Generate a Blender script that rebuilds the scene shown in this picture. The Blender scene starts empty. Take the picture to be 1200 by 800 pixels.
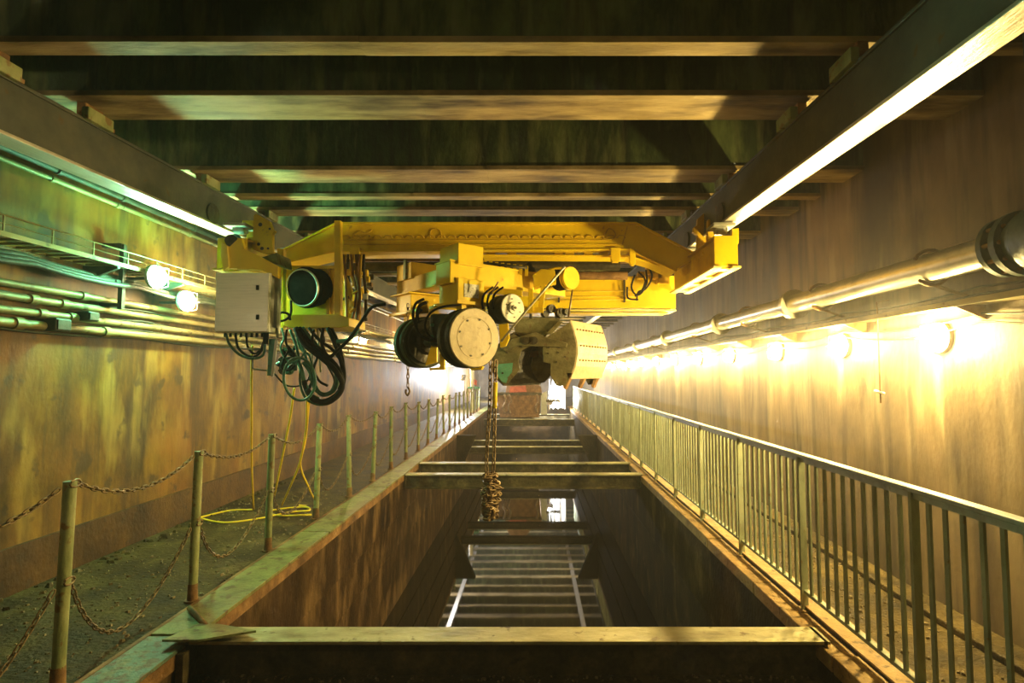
import bpy, math, random
from mathutils import Vector, Matrix
random.seed(7)
scene = bpy.context.scene
COL = scene.collection
PI = math.pi

# ---------------------------------------------------------------- camera
F, VPX, VPY, CAMZ = 640.0, 625.0, 438.0, 1.68
PITCH = math.atan((VPY - 400.0) / F)
cam = bpy.data.cameras.new('camera')
cam.sensor_width = 36.0
cam.lens = F / 1200.0 * 36.0
cam.shift_x = -(VPX - 600.0) / 1200.0
cam.clip_start = 0.05
cam.clip_end = 200
cam_o = bpy.data.objects.new('camera', cam)
cam_o.location = (0, 0, CAMZ)
cam_o.rotation_euler = (PI / 2 + PITCH, 0, 0)
COL.objects.link(cam_o)
scene.camera = cam_o
# ---------------------------------------------------------------- world, exposure
w = bpy.data.worlds.new('world')
scene.world = w
w.use_nodes = True
w.node_tree.nodes['Background'].inputs[0].default_value = (0.0, 0.0, 0.0, 1)
w.node_tree.nodes['Background'].inputs[1].default_value = 0.0
vs = scene.view_settings
vs.view_transform = 'Standard'
vs.look = 'None'
vs.gamma = 1.0
vs.use_curve_mapping = False
vs.exposure = 0.82
scene.cycles.use_denoising = True
scene.cycles.max_bounces = 4
scene.cycles.diffuse_bounces = 2
scene.cycles.glossy_bounces = 2
scene.cycles.light_sampling_threshold = 0.02
scene.cycles.volume_bounces = 0
scene.cycles.sample_clamp_indirect = 6.0
scene.cycles.sample_clamp_direct = 0.0
scene.cycles.adaptive_threshold = 0.03
scene.cycles.blur_glossy = 0.5
scene.cycles.caustics_reflective = False
scene.cycles.caustics_refractive = False
WARM = (1.0, 0.74, 0.25)
GREEN = (0.20, 1.0, 0.52)
COOL = (0.90, 0.93, 1.0)
P_RIGHT, P_GREEN, P_LEFT, P_FAR = 155.0, 165.0, 95.0, 600.0
HAZE, HAZE_LAMP_GLOW = 0.004, 0.05
hv = w.node_tree.nodes.new('ShaderNodeVolumeScatter')     # thin dust haze filling the tunnel
hv.inputs['Color'].default_value = (1, .95, .86, 1)
hv.inputs['Density'].default_value = HAZE
hv.inputs['Anisotropy'].default_value = 0.3
# haze density raised along the warm lamp wall to stand in for lamp glare
_g = w.node_tree.nodes.new('ShaderNodeNewGeometry')
_s = w.node_tree.nodes.new('ShaderNodeSeparateXYZ')
_r = w.node_tree.nodes.new('ShaderNodeMapRange')
_r.interpolation_type = 'SMOOTHSTEP'
_r.inputs[1].default_value = 2.1
_r.inputs[2].default_value = 2.9
_r.inputs[3].default_value = HAZE
_r.inputs[4].default_value = HAZE_LAMP_GLOW
w.node_tree.links.new(_g.outputs['Position'], _s.inputs[0])
w.node_tree.links.new(_s.outputs[0], _r.inputs[0])
w.node_tree.links.new(_r.outputs[0], hv.inputs['Density'])
w.cycles.volume_step_size = 6.0
scene.cycles.volume_step_rate = 1.0
scene.cycles.volume_max_steps = 10
w.node_tree.links.new(hv.outputs[0], w.node_tree.nodes['World Output'].inputs['Volume'])


def P(x, y, Y):
    """photo pixel + distance down the tunnel -> point in the place"""
    u = (x - VPX) / F
    v = (400.0 - y) / F
    dy = math.cos(PITCH) - v * math.sin(PITCH)
    dz = math.sin(PITCH) + v * math.cos(PITCH)
    t = Y / dy
    return Vector((u * t, Y, CAMZ + dz * t))


# ---------------------------------------------------------------- materials
def mat(name, cols, scale=3.0, stretch=(1, 1, 1), rough=0.75, metal=0.0, bump=0.25, streak=None,
        spots=None, spec=0.4, rrange=0.12, spot_scale=14.0, spot_lo=0.62, bscale=30.0, streak_pos=(0.5, 0.7), layer=None):
    m = bpy.data.materials.new(name)
    m.use_nodes = True
    nt = m.node_tree
    N, L = nt.nodes, nt.links
    b = N['Principled BSDF']
    geo = N.new('ShaderNodeNewGeometry')
    mp = N.new('ShaderNodeMapping')
    mp.inputs['Scale'].default_value = stretch
    L.new(geo.outputs['Position'], mp.inputs['Vector'])
    no = N.new('ShaderNodeTexNoise')
    no.inputs['Scale'].default_value = scale
    no.inputs['Detail'].default_value = 7
    no.inputs['Roughness'].default_value = 0.65
    L.new(mp.outputs[0], no.inputs['Vector'])
    rp = N.new('ShaderNodeValToRGB')
    e = rp.color_ramp.elements
    n = len(cols)
    lo, hi = 0.32, 0.68
    e[0].position = lo
    e[0].color = (*cols[0], 1)
    e[1].position = hi
    e[1].color = (*cols[-1], 1)
    for i in range(1, n - 1):
        x = e.new(lo + (hi - lo) * i / (n - 1))
        x.color = (*cols[i], 1)
    L.new(no.outputs['Fac'], rp.inputs[0])
    out = rp.outputs[0]

    def mixin(fac, color):
        nonlocal out
        mx = N.new('ShaderNodeMixRGB')
        L.new(fac, mx.inputs[0])
        L.new(out, mx.inputs[1])
        mx.inputs[2].default_value = (*color, 1)
        out = mx.outputs[0]

    if streak:
        for si, (color, sc, amt) in enumerate(streak):
            m2 = N.new('ShaderNodeMapping')
            m2.inputs['Scale'].default_value = sc
            m2.inputs['Location'].default_value = (3.1 * si, 1.7 * si, 0.4 * si)
            L.new(geo.outputs['Position'], m2.inputs['Vector'])
            n2 = N.new('ShaderNodeTexNoise')
            n2.inputs['Scale'].default_value = 1.0
            n2.inputs['Detail'].default_value = 3.5
            n2.inputs['Roughness'].default_value = 0.55
            L.new(m2.outputs[0], n2.inputs['Vector'])
            r2 = N.new('ShaderNodeValToRGB')
            r2.color_ramp.elements[0].position = streak_pos[0]
            r2.color_ramp.elements[0].color = (0, 0, 0, 1)
            r2.color_ramp.elements[1].position = streak_pos[1]
            r2.color_ramp.elements[1].color = (amt, amt, amt, 1)
            L.new(n2.outputs['Fac'], r2.inputs[0])
            mixin(r2.outputs[0], color)
    if spots:
        n3 = N.new('ShaderNodeTexNoise')
        n3.inputs['Scale'].default_value = spot_scale
        n3.inputs['Detail'].default_value = 5
        L.new(geo.outputs['Position'], n3.inputs['Vector'])
        r3 = N.new('ShaderNodeValToRGB')
        r3.color_ramp.elements[0].position = spot_lo
        r3.color_ramp.elements[0].color = (0, 0, 0, 1)
        r3.color_ramp.elements[1].position = spot_lo + 0.07
        r3.color_ramp.elements[1].color = (0.85, 0.85, 0.85, 1)
        L.new(n3.outputs['Fac'], r3.inputs[0])
        mixin(r3.outputs[0], spots)
    L.new(out, b.inputs['Base Color'])
    b.inputs['Metallic'].default_value = metal
    b.inputs['Specular IOR Level'].default_value = spec
    mr = N.new('ShaderNodeMapRange')
    mr.inputs[3].default_value = max(0.03, rough - rrange)
    mr.inputs[4].default_value = min(1.0, rough + rrange)
    L.new(no.outputs['Fac'], mr.inputs[0])
    L.new(mr.outputs[0], b.inputs['Roughness'])
    if bump:
        nb = N.new('ShaderNodeTexNoise')
        nb.inputs['Scale'].default_value = bscale
        nb.inputs['Detail'].default_value = 6
        L.new(mp.outputs[0], nb.inputs['Vector'])
        bp = N.new('ShaderNodeBump')
        bp.inputs['Strength'].default_value = bump
        bp.inputs['Distance'].default_value = 0.02
        L.new(nb.outputs['Fac'], bp.inputs['Height'])
        L.new(bp.outputs[0], b.inputs['Normal'])
    return m


def emit(name, color, strength):
    m = bpy.data.materials.new(name)
    m.use_nodes = True
    b = m.node_tree.nodes['Principled BSDF']
    b.inputs['Base Color'].default_value = (0.9, 0.9, 0.9, 1)
    b.inputs['Emission Color'].default_value = (*color, 1)
    b.inputs['Emission Strength'].default_value = strength
    m.cycles.emission_sampling = 'NONE'
    return m


VS = (1.0, 1.0, 0.22)
M = {}
M['wall_l'] = mat('rust_stained_concrete', [(.030, .014, .001), (.135, .066, .003), (.29, .16, .010)], 1.3, (1, 1, .6), .6, bump=.16,
                  streak=[((.018, .010, .002), (1, 2.2, .55), .9), ((.36, .25, .05), (1, 3.6, .9), .6), ((.22, .085, .003), (1, 1.5, .9), .65),
                          ((.030, .017, .005), (1, 7, .7), .55)],
                  spots=(.05, .03, .010), spot_scale=4, spot_lo=.60, streak_pos=(.52, .66))
M['wall_r'] = mat('stained_tan_concrete', [(.060, .038, .016), (.16, .108, .052), (.25, .175, .09)], 1.4, (1, 1,   .5), .62, bump=.12,
                  streak=[((.035, .021, .009), (1, 2.0, .35), .85), ((.40, .31, .18), (1, 4, .6), .5), ((.03, .018, .008), (1, 7, .5), .6)],
                  streak_pos=(.52, .66))
M['plinth'] = mat('damp_brown_concrete', [(.030, .014, .002), (.08, .038, .005), (.14, .07, .012)], 2.2, (1, 1, .7), .6, bump=.35,
                  spots=(.04, .025, .01), spot_scale=9, spot_lo=.6)
M['dirt'] = mat('wet_dirty_floor', [(.014, .009, .002), (.055, .037, .009), (.13, .090, .026)], 2.6, spec=.15, rough=.65, bump=.9, spots=(.26, .20, .09),
                spot_scale=26, spot_lo=.66, rrange=.25)
M['greenplate'] = mat('worn_green_painted_steel', [(.10, .11, .028), (.19, .21, .06), (.28, .29, .10)], 5, rough=.5, bump=.35,
                      spots=(.10, .055, .02), spot_scale=12, spot_lo=.57, streak=[((.16, .10, .04), (2, 1.2, 2), .8)])
M['tealplate'] = mat('flaking_teal_paint_steel', [(.05, .075, .05), (.12, .21, .15), (.22, .18, .07)], 7, rough=.55, bump=.5,
                     spots=(.12, .07, .03), spot_scale=16, spot_lo=.52)
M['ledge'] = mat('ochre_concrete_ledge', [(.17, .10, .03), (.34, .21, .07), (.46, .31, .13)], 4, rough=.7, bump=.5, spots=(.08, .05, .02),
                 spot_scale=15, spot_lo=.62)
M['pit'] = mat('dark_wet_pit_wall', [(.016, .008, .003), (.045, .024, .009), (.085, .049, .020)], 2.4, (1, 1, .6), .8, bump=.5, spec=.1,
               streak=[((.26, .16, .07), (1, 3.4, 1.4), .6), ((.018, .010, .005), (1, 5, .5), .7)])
M['pitdark'] = mat('shaded_pit_wall', [(.014, .011, .006), (.035, .026, .012), (.075, .052, .024)], 2.4, (1, 1, .6), .85, bump=.5, spec=.06,
                   streak=[((.16, .12, .05), (1, 3.4, 1.6), .5)], streak_pos=(.58, .7))  # darker copy of the pit wall, with the shade put into its colour
M['ceil'] = mat('sooty_ceiling', [(.012, .015, .008), (.03, .03, .016), (.05, .045, .02)], 2, rough=.9, bump=.3)
M['beamface'] = mat('algae_and_green_cast_beam', [(.006, .010, .003), (.026, .046, .013), (.12, .155, .050)], 2.2, (1, 1, .5), .8, bump=.3,
                    streak=[((.008, .008, .004), (9, 9, .8), .95), ((.24, .25, .10), (7, 1, 1.3), .55)])  # algae green, made greener to carry the green lamp's cast
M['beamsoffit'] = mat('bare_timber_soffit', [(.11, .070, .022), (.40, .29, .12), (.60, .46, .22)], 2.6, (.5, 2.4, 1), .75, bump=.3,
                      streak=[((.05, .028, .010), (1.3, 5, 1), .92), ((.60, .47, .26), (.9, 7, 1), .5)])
M['runway'] = mat('dark_grey_painted_steel', [(.055, .058, .050), (.085, .088, .072), (.13, .12, .09)], 3, rough=.5, metal=.2, bump=.12,
                  spots=(.13, .075, .03), spot_scale=9, spot_lo=.66)
M['tread'] = mat('worn_bright_steel', [(.45, .40, .33), (.62, .57, .48), (.72, .68, .60)], 6, (3, .6, 1), .38, metal=.55, bump=.15)
M['yellow'] = mat('yellow_machine_paint', [(.78, .50, .002), (.88, .60, .003), (.93, .66, .006)], 2.2, rough=.42, bump=.06,
                  spots=(.50, .24, .02), spot_scale=9, spot_lo=.70, streak=[((.66, .38, .004), (3, 3, .8), .4)])
M['orange'] = mat('aged_amber_paint', [(.52, .30, .004), (.68, .42, .006), (.75, .48, .01)], 3, rough=.5, bump=.1, spots=(.22, .11, .02),
                  spot_scale=12, spot_lo=.66)
M['yellowlight'] = mat('pale_yellow_paint', [(.85, .60, .06), (.92, .70, .12), (.94, .76, .22)], 3, rough=.45, bump=.05)
M['darksteel'] = mat('oily_dark_steel', [(.018, .015, .010), (.05, .042, .024), (.09, .07, .035)], 7, rough=.45, metal=.3, bump=.25)
M['rubber'] = mat('black_rubber', [(.012, .012, .010), (.022, .021, .017), (.034, .030, .022)], 8, rough=.75, spec=.1, bump=.12)
M['matt'] = mat('matt_black_casing', [(.008, .008, .007), (.014, .013, .011), (.022, .019, .014)], 8, rough=.9, spec=0.0, bump=.1)
M['tyre'] = mat('olive_black_rim', [(.02, .022, .010), (.045, .048, .018), (.075, .07, .03)], 6, rough=.6, spec=.2, bump=.15)
M['greenhose'] = mat('dark_green_hose', [(.03, .09, .06), (.06, .17, .11), (.10, .24, .15)], 6, rough=.4, bump=.05)
M['disc'] = mat('pale_tan_steel_disc', [(.46, .36, .20), (.62, .51, .31), (.70, .59, .38)], 7, rough=.55, bump=.15, spots=(.30, .19, .08),
                spot_scale=22, spot_lo=.64)
M['whitedisc'] = mat('chalky_white_disc', [(.55, .52, .42), (.72, .69, .58), (.78, .76, .66)], 9, rough=.5, bump=.1, spots=(.25, .22, .15),
                     spot_scale=25, spot_lo=.63)
M['steel'] = mat('brushed_stainless_steel', [(.58, .57, .50), (.68, .66, .58), (.75, .72, .64)], 4, (1, 1, 14), .42, metal=.45, bump=.03)
M['grey'] = mat('pale_grey_metal', [(.30, .31, .27), (.42, .42, .36), (.50, .49, .42)], 5, rough=.45, metal=.4, bump=.08)
M['teal'] = mat('teal_painted_metal', [(.05, .20, .15), (.09, .32, .24), (.14, .40, .30)], 6, rough=.5, bump=.1, spots=(.10, .08, .04),
                spot_scale=18, spot_lo=.62)
M['post'] = mat('flaking_green_post_paint', [(.14, .17, .06), (.25, .28, .11), (.36, .36, .17)], 6, (1, 1, .5), .55, bump=.35,
                spots=(.20, .11, .03), spot_scale=16, spot_lo=.57)
M['rail'] = mat('grey_green_rail_paint', [(.19, .21, .13), (.28, .31, .20), (.36, .38, .25)], 6, (1, 1, .5), .45, bump=.15,
                spots=(.20, .12, .04), spot_scale=20, spot_lo=.66)
M['chain'] = mat('rusty_chain_steel', [(.07, .04, .02), (.20, .13, .06), (.34, .24, .12)], 25, rough=.45, metal=.5, bump=.2)
M['rust'] = mat('rusted_steel', [(.07, .035, .012), (.20, .10, .03), (.33, .19, .07)], 5, rough=.75, bump=.4)
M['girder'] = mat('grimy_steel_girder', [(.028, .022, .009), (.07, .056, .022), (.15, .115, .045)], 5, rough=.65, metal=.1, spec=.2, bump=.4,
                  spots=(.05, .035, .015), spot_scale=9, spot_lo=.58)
M['girdertop'] = mat('lit_girder_flange', [(.20, .17, .07), (.42, .38, .20), (.56, .52, .30)], 6, (.4, 1, 1), .5, metal=.2, bump=.3,
                     spots=(.12, .08, .03), spot_scale=14, spot_lo=.62)  # paler copy of the girder steel, light on the top painted in
M['pipe'] = mat('galvanised_pipe', [(.34, .32, .26), (.48, .45, .37), (.56, .53, .44)], 5, rough=.33, metal=.65, bump=.08)
M['duct'] = mat('dark_teal_valve_paint', [(.02, .035, .030), (.04, .07, .058), (.08, .11, .09)], 4, rough=.5, bump=.15)
M['conduit'] = mat('dusty_wall_pipe', [(.14, .11, .04), (.30, .25, .10), (.40, .34, .16)], 5, (1, .3, 1), .5, metal=.25, bump=.15,
                   spots=(.10, .06, .02), spot_scale=10, spot_lo=.62)
M['cable'] = mat('dusty_black_cable', [(.02, .025, .015), (.045, .05, .03), (.08, .08, .045)], 7, rough=.6, bump=.15)
M['grab'] = mat('scratched_olive_steel', [(.075, .064, .028), (.15, .13, .06), (.23, .20, .10)], 7, rough=.5, metal=.25, bump=.3,
                spots=(.12, .07, .03), spot_scale=14, spot_lo=.62)
M['shell'] = mat('worn_lamplit_bucket_plate', [(.40, .31, .17), (.54, .44, .27), (.62, .52, .34)], 6, rough=.55, metal=.2, bump=.2,
                 spots=(.42, .20, .05), spot_scale=12, spot_lo=.66)  # paler than the grab steel: lamp light on the shell is in the colour
M['red'] = mat('faded_red_paint', [(.30, .05, .02), (.45, .09, .04), (.5, .14, .06)], 7, rough=.6, bump=.2)
M['rope'] = mat('yellow_rope', [(.75, .50, .01), (.85, .60, .02), (.90, .68, .06)], 20, rough=.6, bump=.1)
M['wire'] = mat('pale_wire_rope', [(.40, .35, .22), (.58, .52, .36), (.66, .6, .45)], 40, rough=.45, metal=.4, bump=.3)
M['label'] = mat('white_data_plate', [(.62, .60, .50), (.78, .76, .66), (.80, .78, .70)], 30, (.3, 1, 3), .5, bump=.0, spots=(.35, .33, .28),
                 spot_scale=60, spot_lo=.56)
M['white'] = mat('white_sheeting', [(.62, .62, .60), (.76, .76, .74), (.82, .82, .80)], 5, rough=.7, bump=.3)
M['stone'] = mat('loose_rubble', [(.05, .035, .02), (.16, .12, .06), (.34, .27, .15)], 40, rough=.8, bump=.3)
M['lampbody'] = mat('lamp_housing', [(.25, .24, .20), (.36, .34, .28), (.42, .40, .33)], 8, rough=.5, metal=.4, bump=.1)
M['lens_warm'] = emit('lit_warm_lens', (1.0, .86, .58), 60)
M['lens_green'] = emit('lit_green_lens', (.62, 1.0, .80), 60)
M['lens_cool'] = emit('lit_cool_lens', (.92, .96, 1.0), 60)

wm = bpy.data.materials.new('still_dark_water')
wm.use_nodes = True
_b = wm.node_tree.nodes['Principled BSDF']
_b.inputs['Base Color'].default_value = (.016, .011, .004, 1)
_b.inputs['Roughness'].default_value = 0.03
_b.inputs['IOR'].default_value = 1.6
_n = wm.node_tree.nodes.new('ShaderNodeTexNoise')
_n.inputs['Scale'].default_value = 1.3
_p = wm.node_tree.nodes.new('ShaderNodeBump')
_p.inputs['Strength'].default_value = 0.02
_p.inputs['Distance'].default_value = 0.02
wm.node_tree.links.new(_n.outputs['Fac'], _p.inputs['Height'])
wm.node_tree.links.new(_p.outputs[0], _b.inputs['Normal'])
M['water'] = wm

# ---------------------------------------------------------------- mesh helpers
ORG = {}


class MB:
    def __init__(s):
        s.v, s.f, s.s = [], [], []

    def add(s, vs_, fs_, smooth=False):
        o = len(s.v)
        s.v += [Vector(v) for v in vs_]
        for f in fs_:
            s.f.append([o + i for i in f])
            s.s.append(smooth)
        return s

    def hexa(s, p):  # 8 points: bottom 4, top 4
        return s.add(p, [(3, 2, 1, 0), (4, 5, 6, 7), (0, 1, 5, 4), (1, 2, 6, 5), (2, 3, 7, 6), (3, 0, 4, 7)])

    def box(s, x0, x1, y0, y1, z0, z1):
        return s.hexa([(x0, y0, z0), (x1, y0, z0), (x1, y1, z0), (x0, y1, z0), (x0, y0, z1), (x1, y0, z1), (x1, y1, z1), (x0, y1, z1)])

    def lbox(s, fr, u0, u1, v0, v1, z0, z1):
        O, U, V = fr
        q = [O + U * a + V * b for a, b in ((u0, v0), (u1, v0), (u1, v1), (u0, v1))]
        return s.hexa([Vector((p.x, p.y, z0)) for p in q] + [Vector((p.x, p.y, z1)) for p in q])

    def prism(s, pts, ext):
        n = len(pts)
        pts = [Vector(p) for p in pts]
        ext = Vector(ext)
        return s.add(pts + [p + ext for p in pts], [list(range(n)), list(range(2 * n - 1, n - 1, -1))] +
                     [((i + 1) % n, i, n + i, n + (i + 1) % n) for i in range(n)])

    def cyl(s, p0, p1, r0, r1=None, n=16, cap=True):
        p0, p1 = Vector(p0), Vector(p1)
        r1 = r0 if r1 is None else r1
        d = (p1 - p0).normalized()
        a = d.orthogonal().normalized()
        b = d.cross(a)
        ring = [a * math.cos(2 * PI * i / n) + b * math.sin(2 * PI * i / n) for i in range(n)]
        s.add([p0 + q * r0 for q in ring] + [p1 + q * r1 for q in ring], [(i, (i + 1) % n, n + (i + 1) % n, n + i) for i in range(n)], True)
        if cap:
            s.add([p0 + q * r0 for q in ring], [list(range(n - 1, -1, -1))])
            s.add([p1 + q * r1 for q in ring], [list(range(n))])
        return s

    def lathe(s, p0, axis, prof, n=28):  # prof: list of (distance along axis, radius)
        p0, d = Vector(p0), Vector(axis).normalized()
        a = d.orthogonal().normalized()
        b = d.cross(a)
        ring = [a * math.cos(2 * PI * i / n) + b * math.sin(2 * PI * i / n) for i in range(n)]
        for (t0, r0), (t1, r1) in zip(prof[:-1], prof[1:]):
            va = [p0 + d * t0 + q * r0 for q in ring]
            vb = [p0 + d * t1 + q * r1 for q in ring]
            s.add(va + vb, [(i, (i + 1) % n, n + (i + 1) % n, n + i) for i in range(n)], abs(t1 - t0) > .3 * abs(r1 - r0))
        return s

    def tube(s, path, r, n=8, closed=False):
        path = [Vector(p) for p in path]
        m = len(path)
        vs_, fs_ = [], []
        up = Vector((0.13, 0.31, 0.94)).normalized()
        for i, p in enumerate(path):
            if closed:
                t = path[(i + 1) % m] - path[i - 1]
            else:
                t = path[min(i + 1, m - 1)] - path[max(i - 1, 0)]
            t = t.normalized() if t.length > 1e-9 else Vector((0, 0, 1))
            a = up - t * up.dot(t)
            if a.length < .05:
                a = Vector((1, 0, 0)) - t * t.x
            a.normalize()
            b = t.cross(a)
            vs_ += [p + (a * math.cos(2 * PI * k / n) + b * math.sin(2 * PI * k / n)) * r for k in range(n)]
        for i in range(m if closed else m - 1):
            j = (i + 1) % m
            for k in range(n):
                fs_.append((i * n + k, i * n + (k + 1) % n, j * n + (k + 1) % n, j * n + k))
        if not closed:
            fs_.append(list(range(n - 1, -1, -1)))
            fs_.append([(m - 1) * n + k for k in range(n)])
        return s.add(vs_, fs_, True)

    def mesh(s, name, m, origin):
        me = bpy.data.meshes.new(name)
        me.from_pydata([v - origin for v in s.v], [], s.f)
        me.polygons.foreach_set('use_smooth', s.s)
        if m:
            me.materials.append(m)
        me.update()
        return me

    def build(s, name, m, parent=None, bevel=0.0):
        if parent is not None:
            org = ORG[parent.name]
        else:
            xs, ys, zs = [v.x for v in s.v], [v.y for v in s.v], [v.z for v in s.v]
            org = Vector(((min(xs) + max(xs)) / 2, (min(ys) + max(ys)) / 2, min(zs)))
        me = s.mesh(name, M[m] if isinstance(m, str) else m, org)
        o = bpy.data.objects.new(name, me)
        COL.objects.link(o)
        if parent is not None:
            o.parent = parent
        else:
            o.location = org
        ORG[o.name] = org
        if bevel:
            md = o.modifiers.new('bevel', 'BEVEL')
            md.width = bevel
            md.segments = 2
            md.limit_method = 'ANGLE'
            md.angle_limit = 0.7
        return o


def tag(o, label=None, cat=None, group=None, kind=None):
    if label:
        o['label'] = label
    if cat:
        o['category'] = cat
    if group:
        o['group'] = group
    if kind:
        o['kind'] = kind
    return o


def thing(name, loc, label, cat, group=None):
    o = bpy.data.objects.new(name, None)
    o.empty_display_size = .1
    COL.objects.link(o)
    o.location = loc
    ORG[o.name] = Vector(loc)
    return tag(o, label, cat, group)


def link_part(name, me, parent, mtx):
    """a part that shares mesh data; mtx in world space"""
    o = bpy.data.objects.new(name, me)
    COL.objects.link(o)
    o.parent = parent
    o.matrix_basis = Matrix.Translation(-ORG[parent.name]) @ mtx
    return o


def struct(name, mb, m, parent=None, label=None):
    o = mb.build(name, m, parent)
    if parent is None:
        o['kind'] = 'structure'
    if label:
        o['label'] = label
    return o


def catmull(pts, n=8):
    pts = [Vector(p) for p in pts]
    q = [pts[0] * 2 - pts[1]] + pts + [pts[-1] * 2 - pts[-2]]
    out = []
    for i in range(1, len(q) - 2):
        for k in range(n):
            t = k / n
            out.append(.5 * ((2 * q[i]) + (q[i + 1] - q[i - 1]) * t + (2 * q[i - 1] - 5 * q[i] + 4 * q[i + 1] - q[i + 2]) * t * t +
                             (3 * q[i] - q[i - 1] - 3 * q[i + 1] + q[i + 2]) * t ** 3))
    out.append(pts[-1])
    return out


ORD = ['first', 'second', 'third', 'fourth', 'fifth', 'sixth', 'seventh', 'eighth', 'ninth', 'tenth', 'eleventh', 'twelfth', 'thirteenth',
       'fourteenth', 'fifteenth', 'sixteenth', 'seventeenth', 'eighteenth', 'nineteenth', 'twentieth', 'twenty-first', 'twenty-second',
       'twenty-third', 'twenty-fourth', 'twenty-fifth', 'twenty-sixth', 'twenty-seventh', 'twenty-eighth', 'twenty-ninth', 'thirtieth']

# ---------------------------------------------------------------- dimensions
XL, XR = -4.0, 3.0            # walls
PL, PR = -2.16, 1.80          # pit edges
Y0, Y1 = -2.5, 40.0           # tunnel ends
ZC = CAMZ + 2.36              # ceiling slab
ZB = CAMZ + 1.85              # underside of cross beams
ZW = CAMZ - 3.70              # water level
PEND = 29.0                   # pit end
ZT = CAMZ + 1.288             # runway underside at Y=0
RSL = 0.022                   # slope of the runway
def zrun(Y): return ZT + RSL * Y
RXI, LXI = 1.75, -3.00        # inner edges of the runway flanges
FW = 0.17                     # flange width

# ---------------------------------------------------------------- shell
o = struct('wall_left', MB().box(XL - .3, XL, Y0, Y1, -.3, ZC), 'wall_l', label='rust streaked concrete wall behind the chain posts')
struct('baseboard_left', MB().box(XL, XL + .03, Y0, Y1, 0, .36), 'plinth', label='damp brown concrete plinth along the rusty wall')
struct('wall_right', MB().box(XR, XR + .3, Y0, Y1, -.3, ZC), 'wall_r', label='tan stained concrete wall lit by the lamp row')
struct('wall_back', MB().box(XL, XR, Y1, Y1 + .3, -.3, ZC), 'wall_r', label='far end wall of the tunnel')
struct('wall_front', MB().box(XL, XR, Y0 - .3, Y0, -.3, ZC), 'wall_r')
struct('ceiling', MB().box(XL - .3, XR + .3, Y0 - .3, Y1 + .3, ZC, ZC + .3), 'ceil', label='dark sooty ceiling slab above the cross beams')
fl = struct('floor_left', MB().box(XL, PL - .30, Y0, Y1, -.3, 0), 'dirt', label='dirty wet walkway floor beside the rusty wall')
struct('floor_right', MB().box(PR + .16, XR, Y0, Y1, -.3, 0), 'dirt', label='muddy walkway floor behind the barred railing')
struct('floor_far', MB().box(PL - .3, PR + .16, PEND, Y1, -.3, 0), 'dirt')

# steel edge plates along the left lip (each plate its own piece)
lip = MB().box(PL - .30, PL - .02, Y0, PEND, -.26, -.012)
lipo = struct('trim_1', lip, 'rust', label='steel edge channel along the left lip of the pit')
yy = Y0
k = 0
while yy < PEND:
    ln = 2.3 if k != 2 else 1.5
    y1 = min(PEND, yy + ln)
    mname = 'tealplate' if (yy < 3.4) else 'greenplate'
    MB().box(PL - .295, PL, yy + .012, y1 - .012, -.012, .012 + .003 * (k % 2)).build('plate', mname, lipo, .004)
    yy = y1
    k += 1
MB().box(PL - .02, PL, Y0, PEND, -.10, -.012).build('edge_angle', 'rust', lipo)
MB().box(PL - .325, PL - .295, Y0, PEND, 0, .014).build('rust_seam', 'rust', lipo)
# right lip: concrete ledge in cast blocks
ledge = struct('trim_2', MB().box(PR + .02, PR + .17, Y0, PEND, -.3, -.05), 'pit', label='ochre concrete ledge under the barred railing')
yy = Y0
k = 0
while yy < PEND:
    y1 = min(PEND, yy + 1.18)
    MB().box(PR, PR + .158, yy + .008, y1 - .008, -.12, -.02 + .008 * (k % 3 == 1)).build('block', 'ledge', ledge, .008)
    yy = y1
    k += 1
MB().box(PR + .16, PR + .34, Y0, PEND, 0, .012).build('wet_strip', 'ledge', ledge)

# pit walls with stepped courses
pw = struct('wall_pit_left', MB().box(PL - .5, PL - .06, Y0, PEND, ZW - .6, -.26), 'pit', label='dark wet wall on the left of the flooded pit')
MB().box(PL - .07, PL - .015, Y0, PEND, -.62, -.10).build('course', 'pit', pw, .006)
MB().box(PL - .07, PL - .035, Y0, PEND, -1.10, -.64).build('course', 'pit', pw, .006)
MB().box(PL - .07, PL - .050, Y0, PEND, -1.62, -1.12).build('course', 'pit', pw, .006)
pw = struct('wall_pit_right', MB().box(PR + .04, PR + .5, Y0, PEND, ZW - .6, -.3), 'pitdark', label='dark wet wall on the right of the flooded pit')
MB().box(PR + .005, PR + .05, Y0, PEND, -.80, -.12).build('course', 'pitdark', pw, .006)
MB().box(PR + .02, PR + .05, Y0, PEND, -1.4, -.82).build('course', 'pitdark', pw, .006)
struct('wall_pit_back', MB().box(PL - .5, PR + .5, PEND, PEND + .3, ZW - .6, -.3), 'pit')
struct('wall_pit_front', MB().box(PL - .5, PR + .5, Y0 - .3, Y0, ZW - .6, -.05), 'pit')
tag(MB().add([(PL - .058, Y0, ZW), (PR + .038, Y0, ZW), (PR + .038, PEND, ZW), (PL - .058, PEND, ZW)], [(0, 1, 2, 3)]).build('water', 'water'),
    'still dark water mirroring the ceiling in the pit', 'water', kind='stuff')

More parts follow.
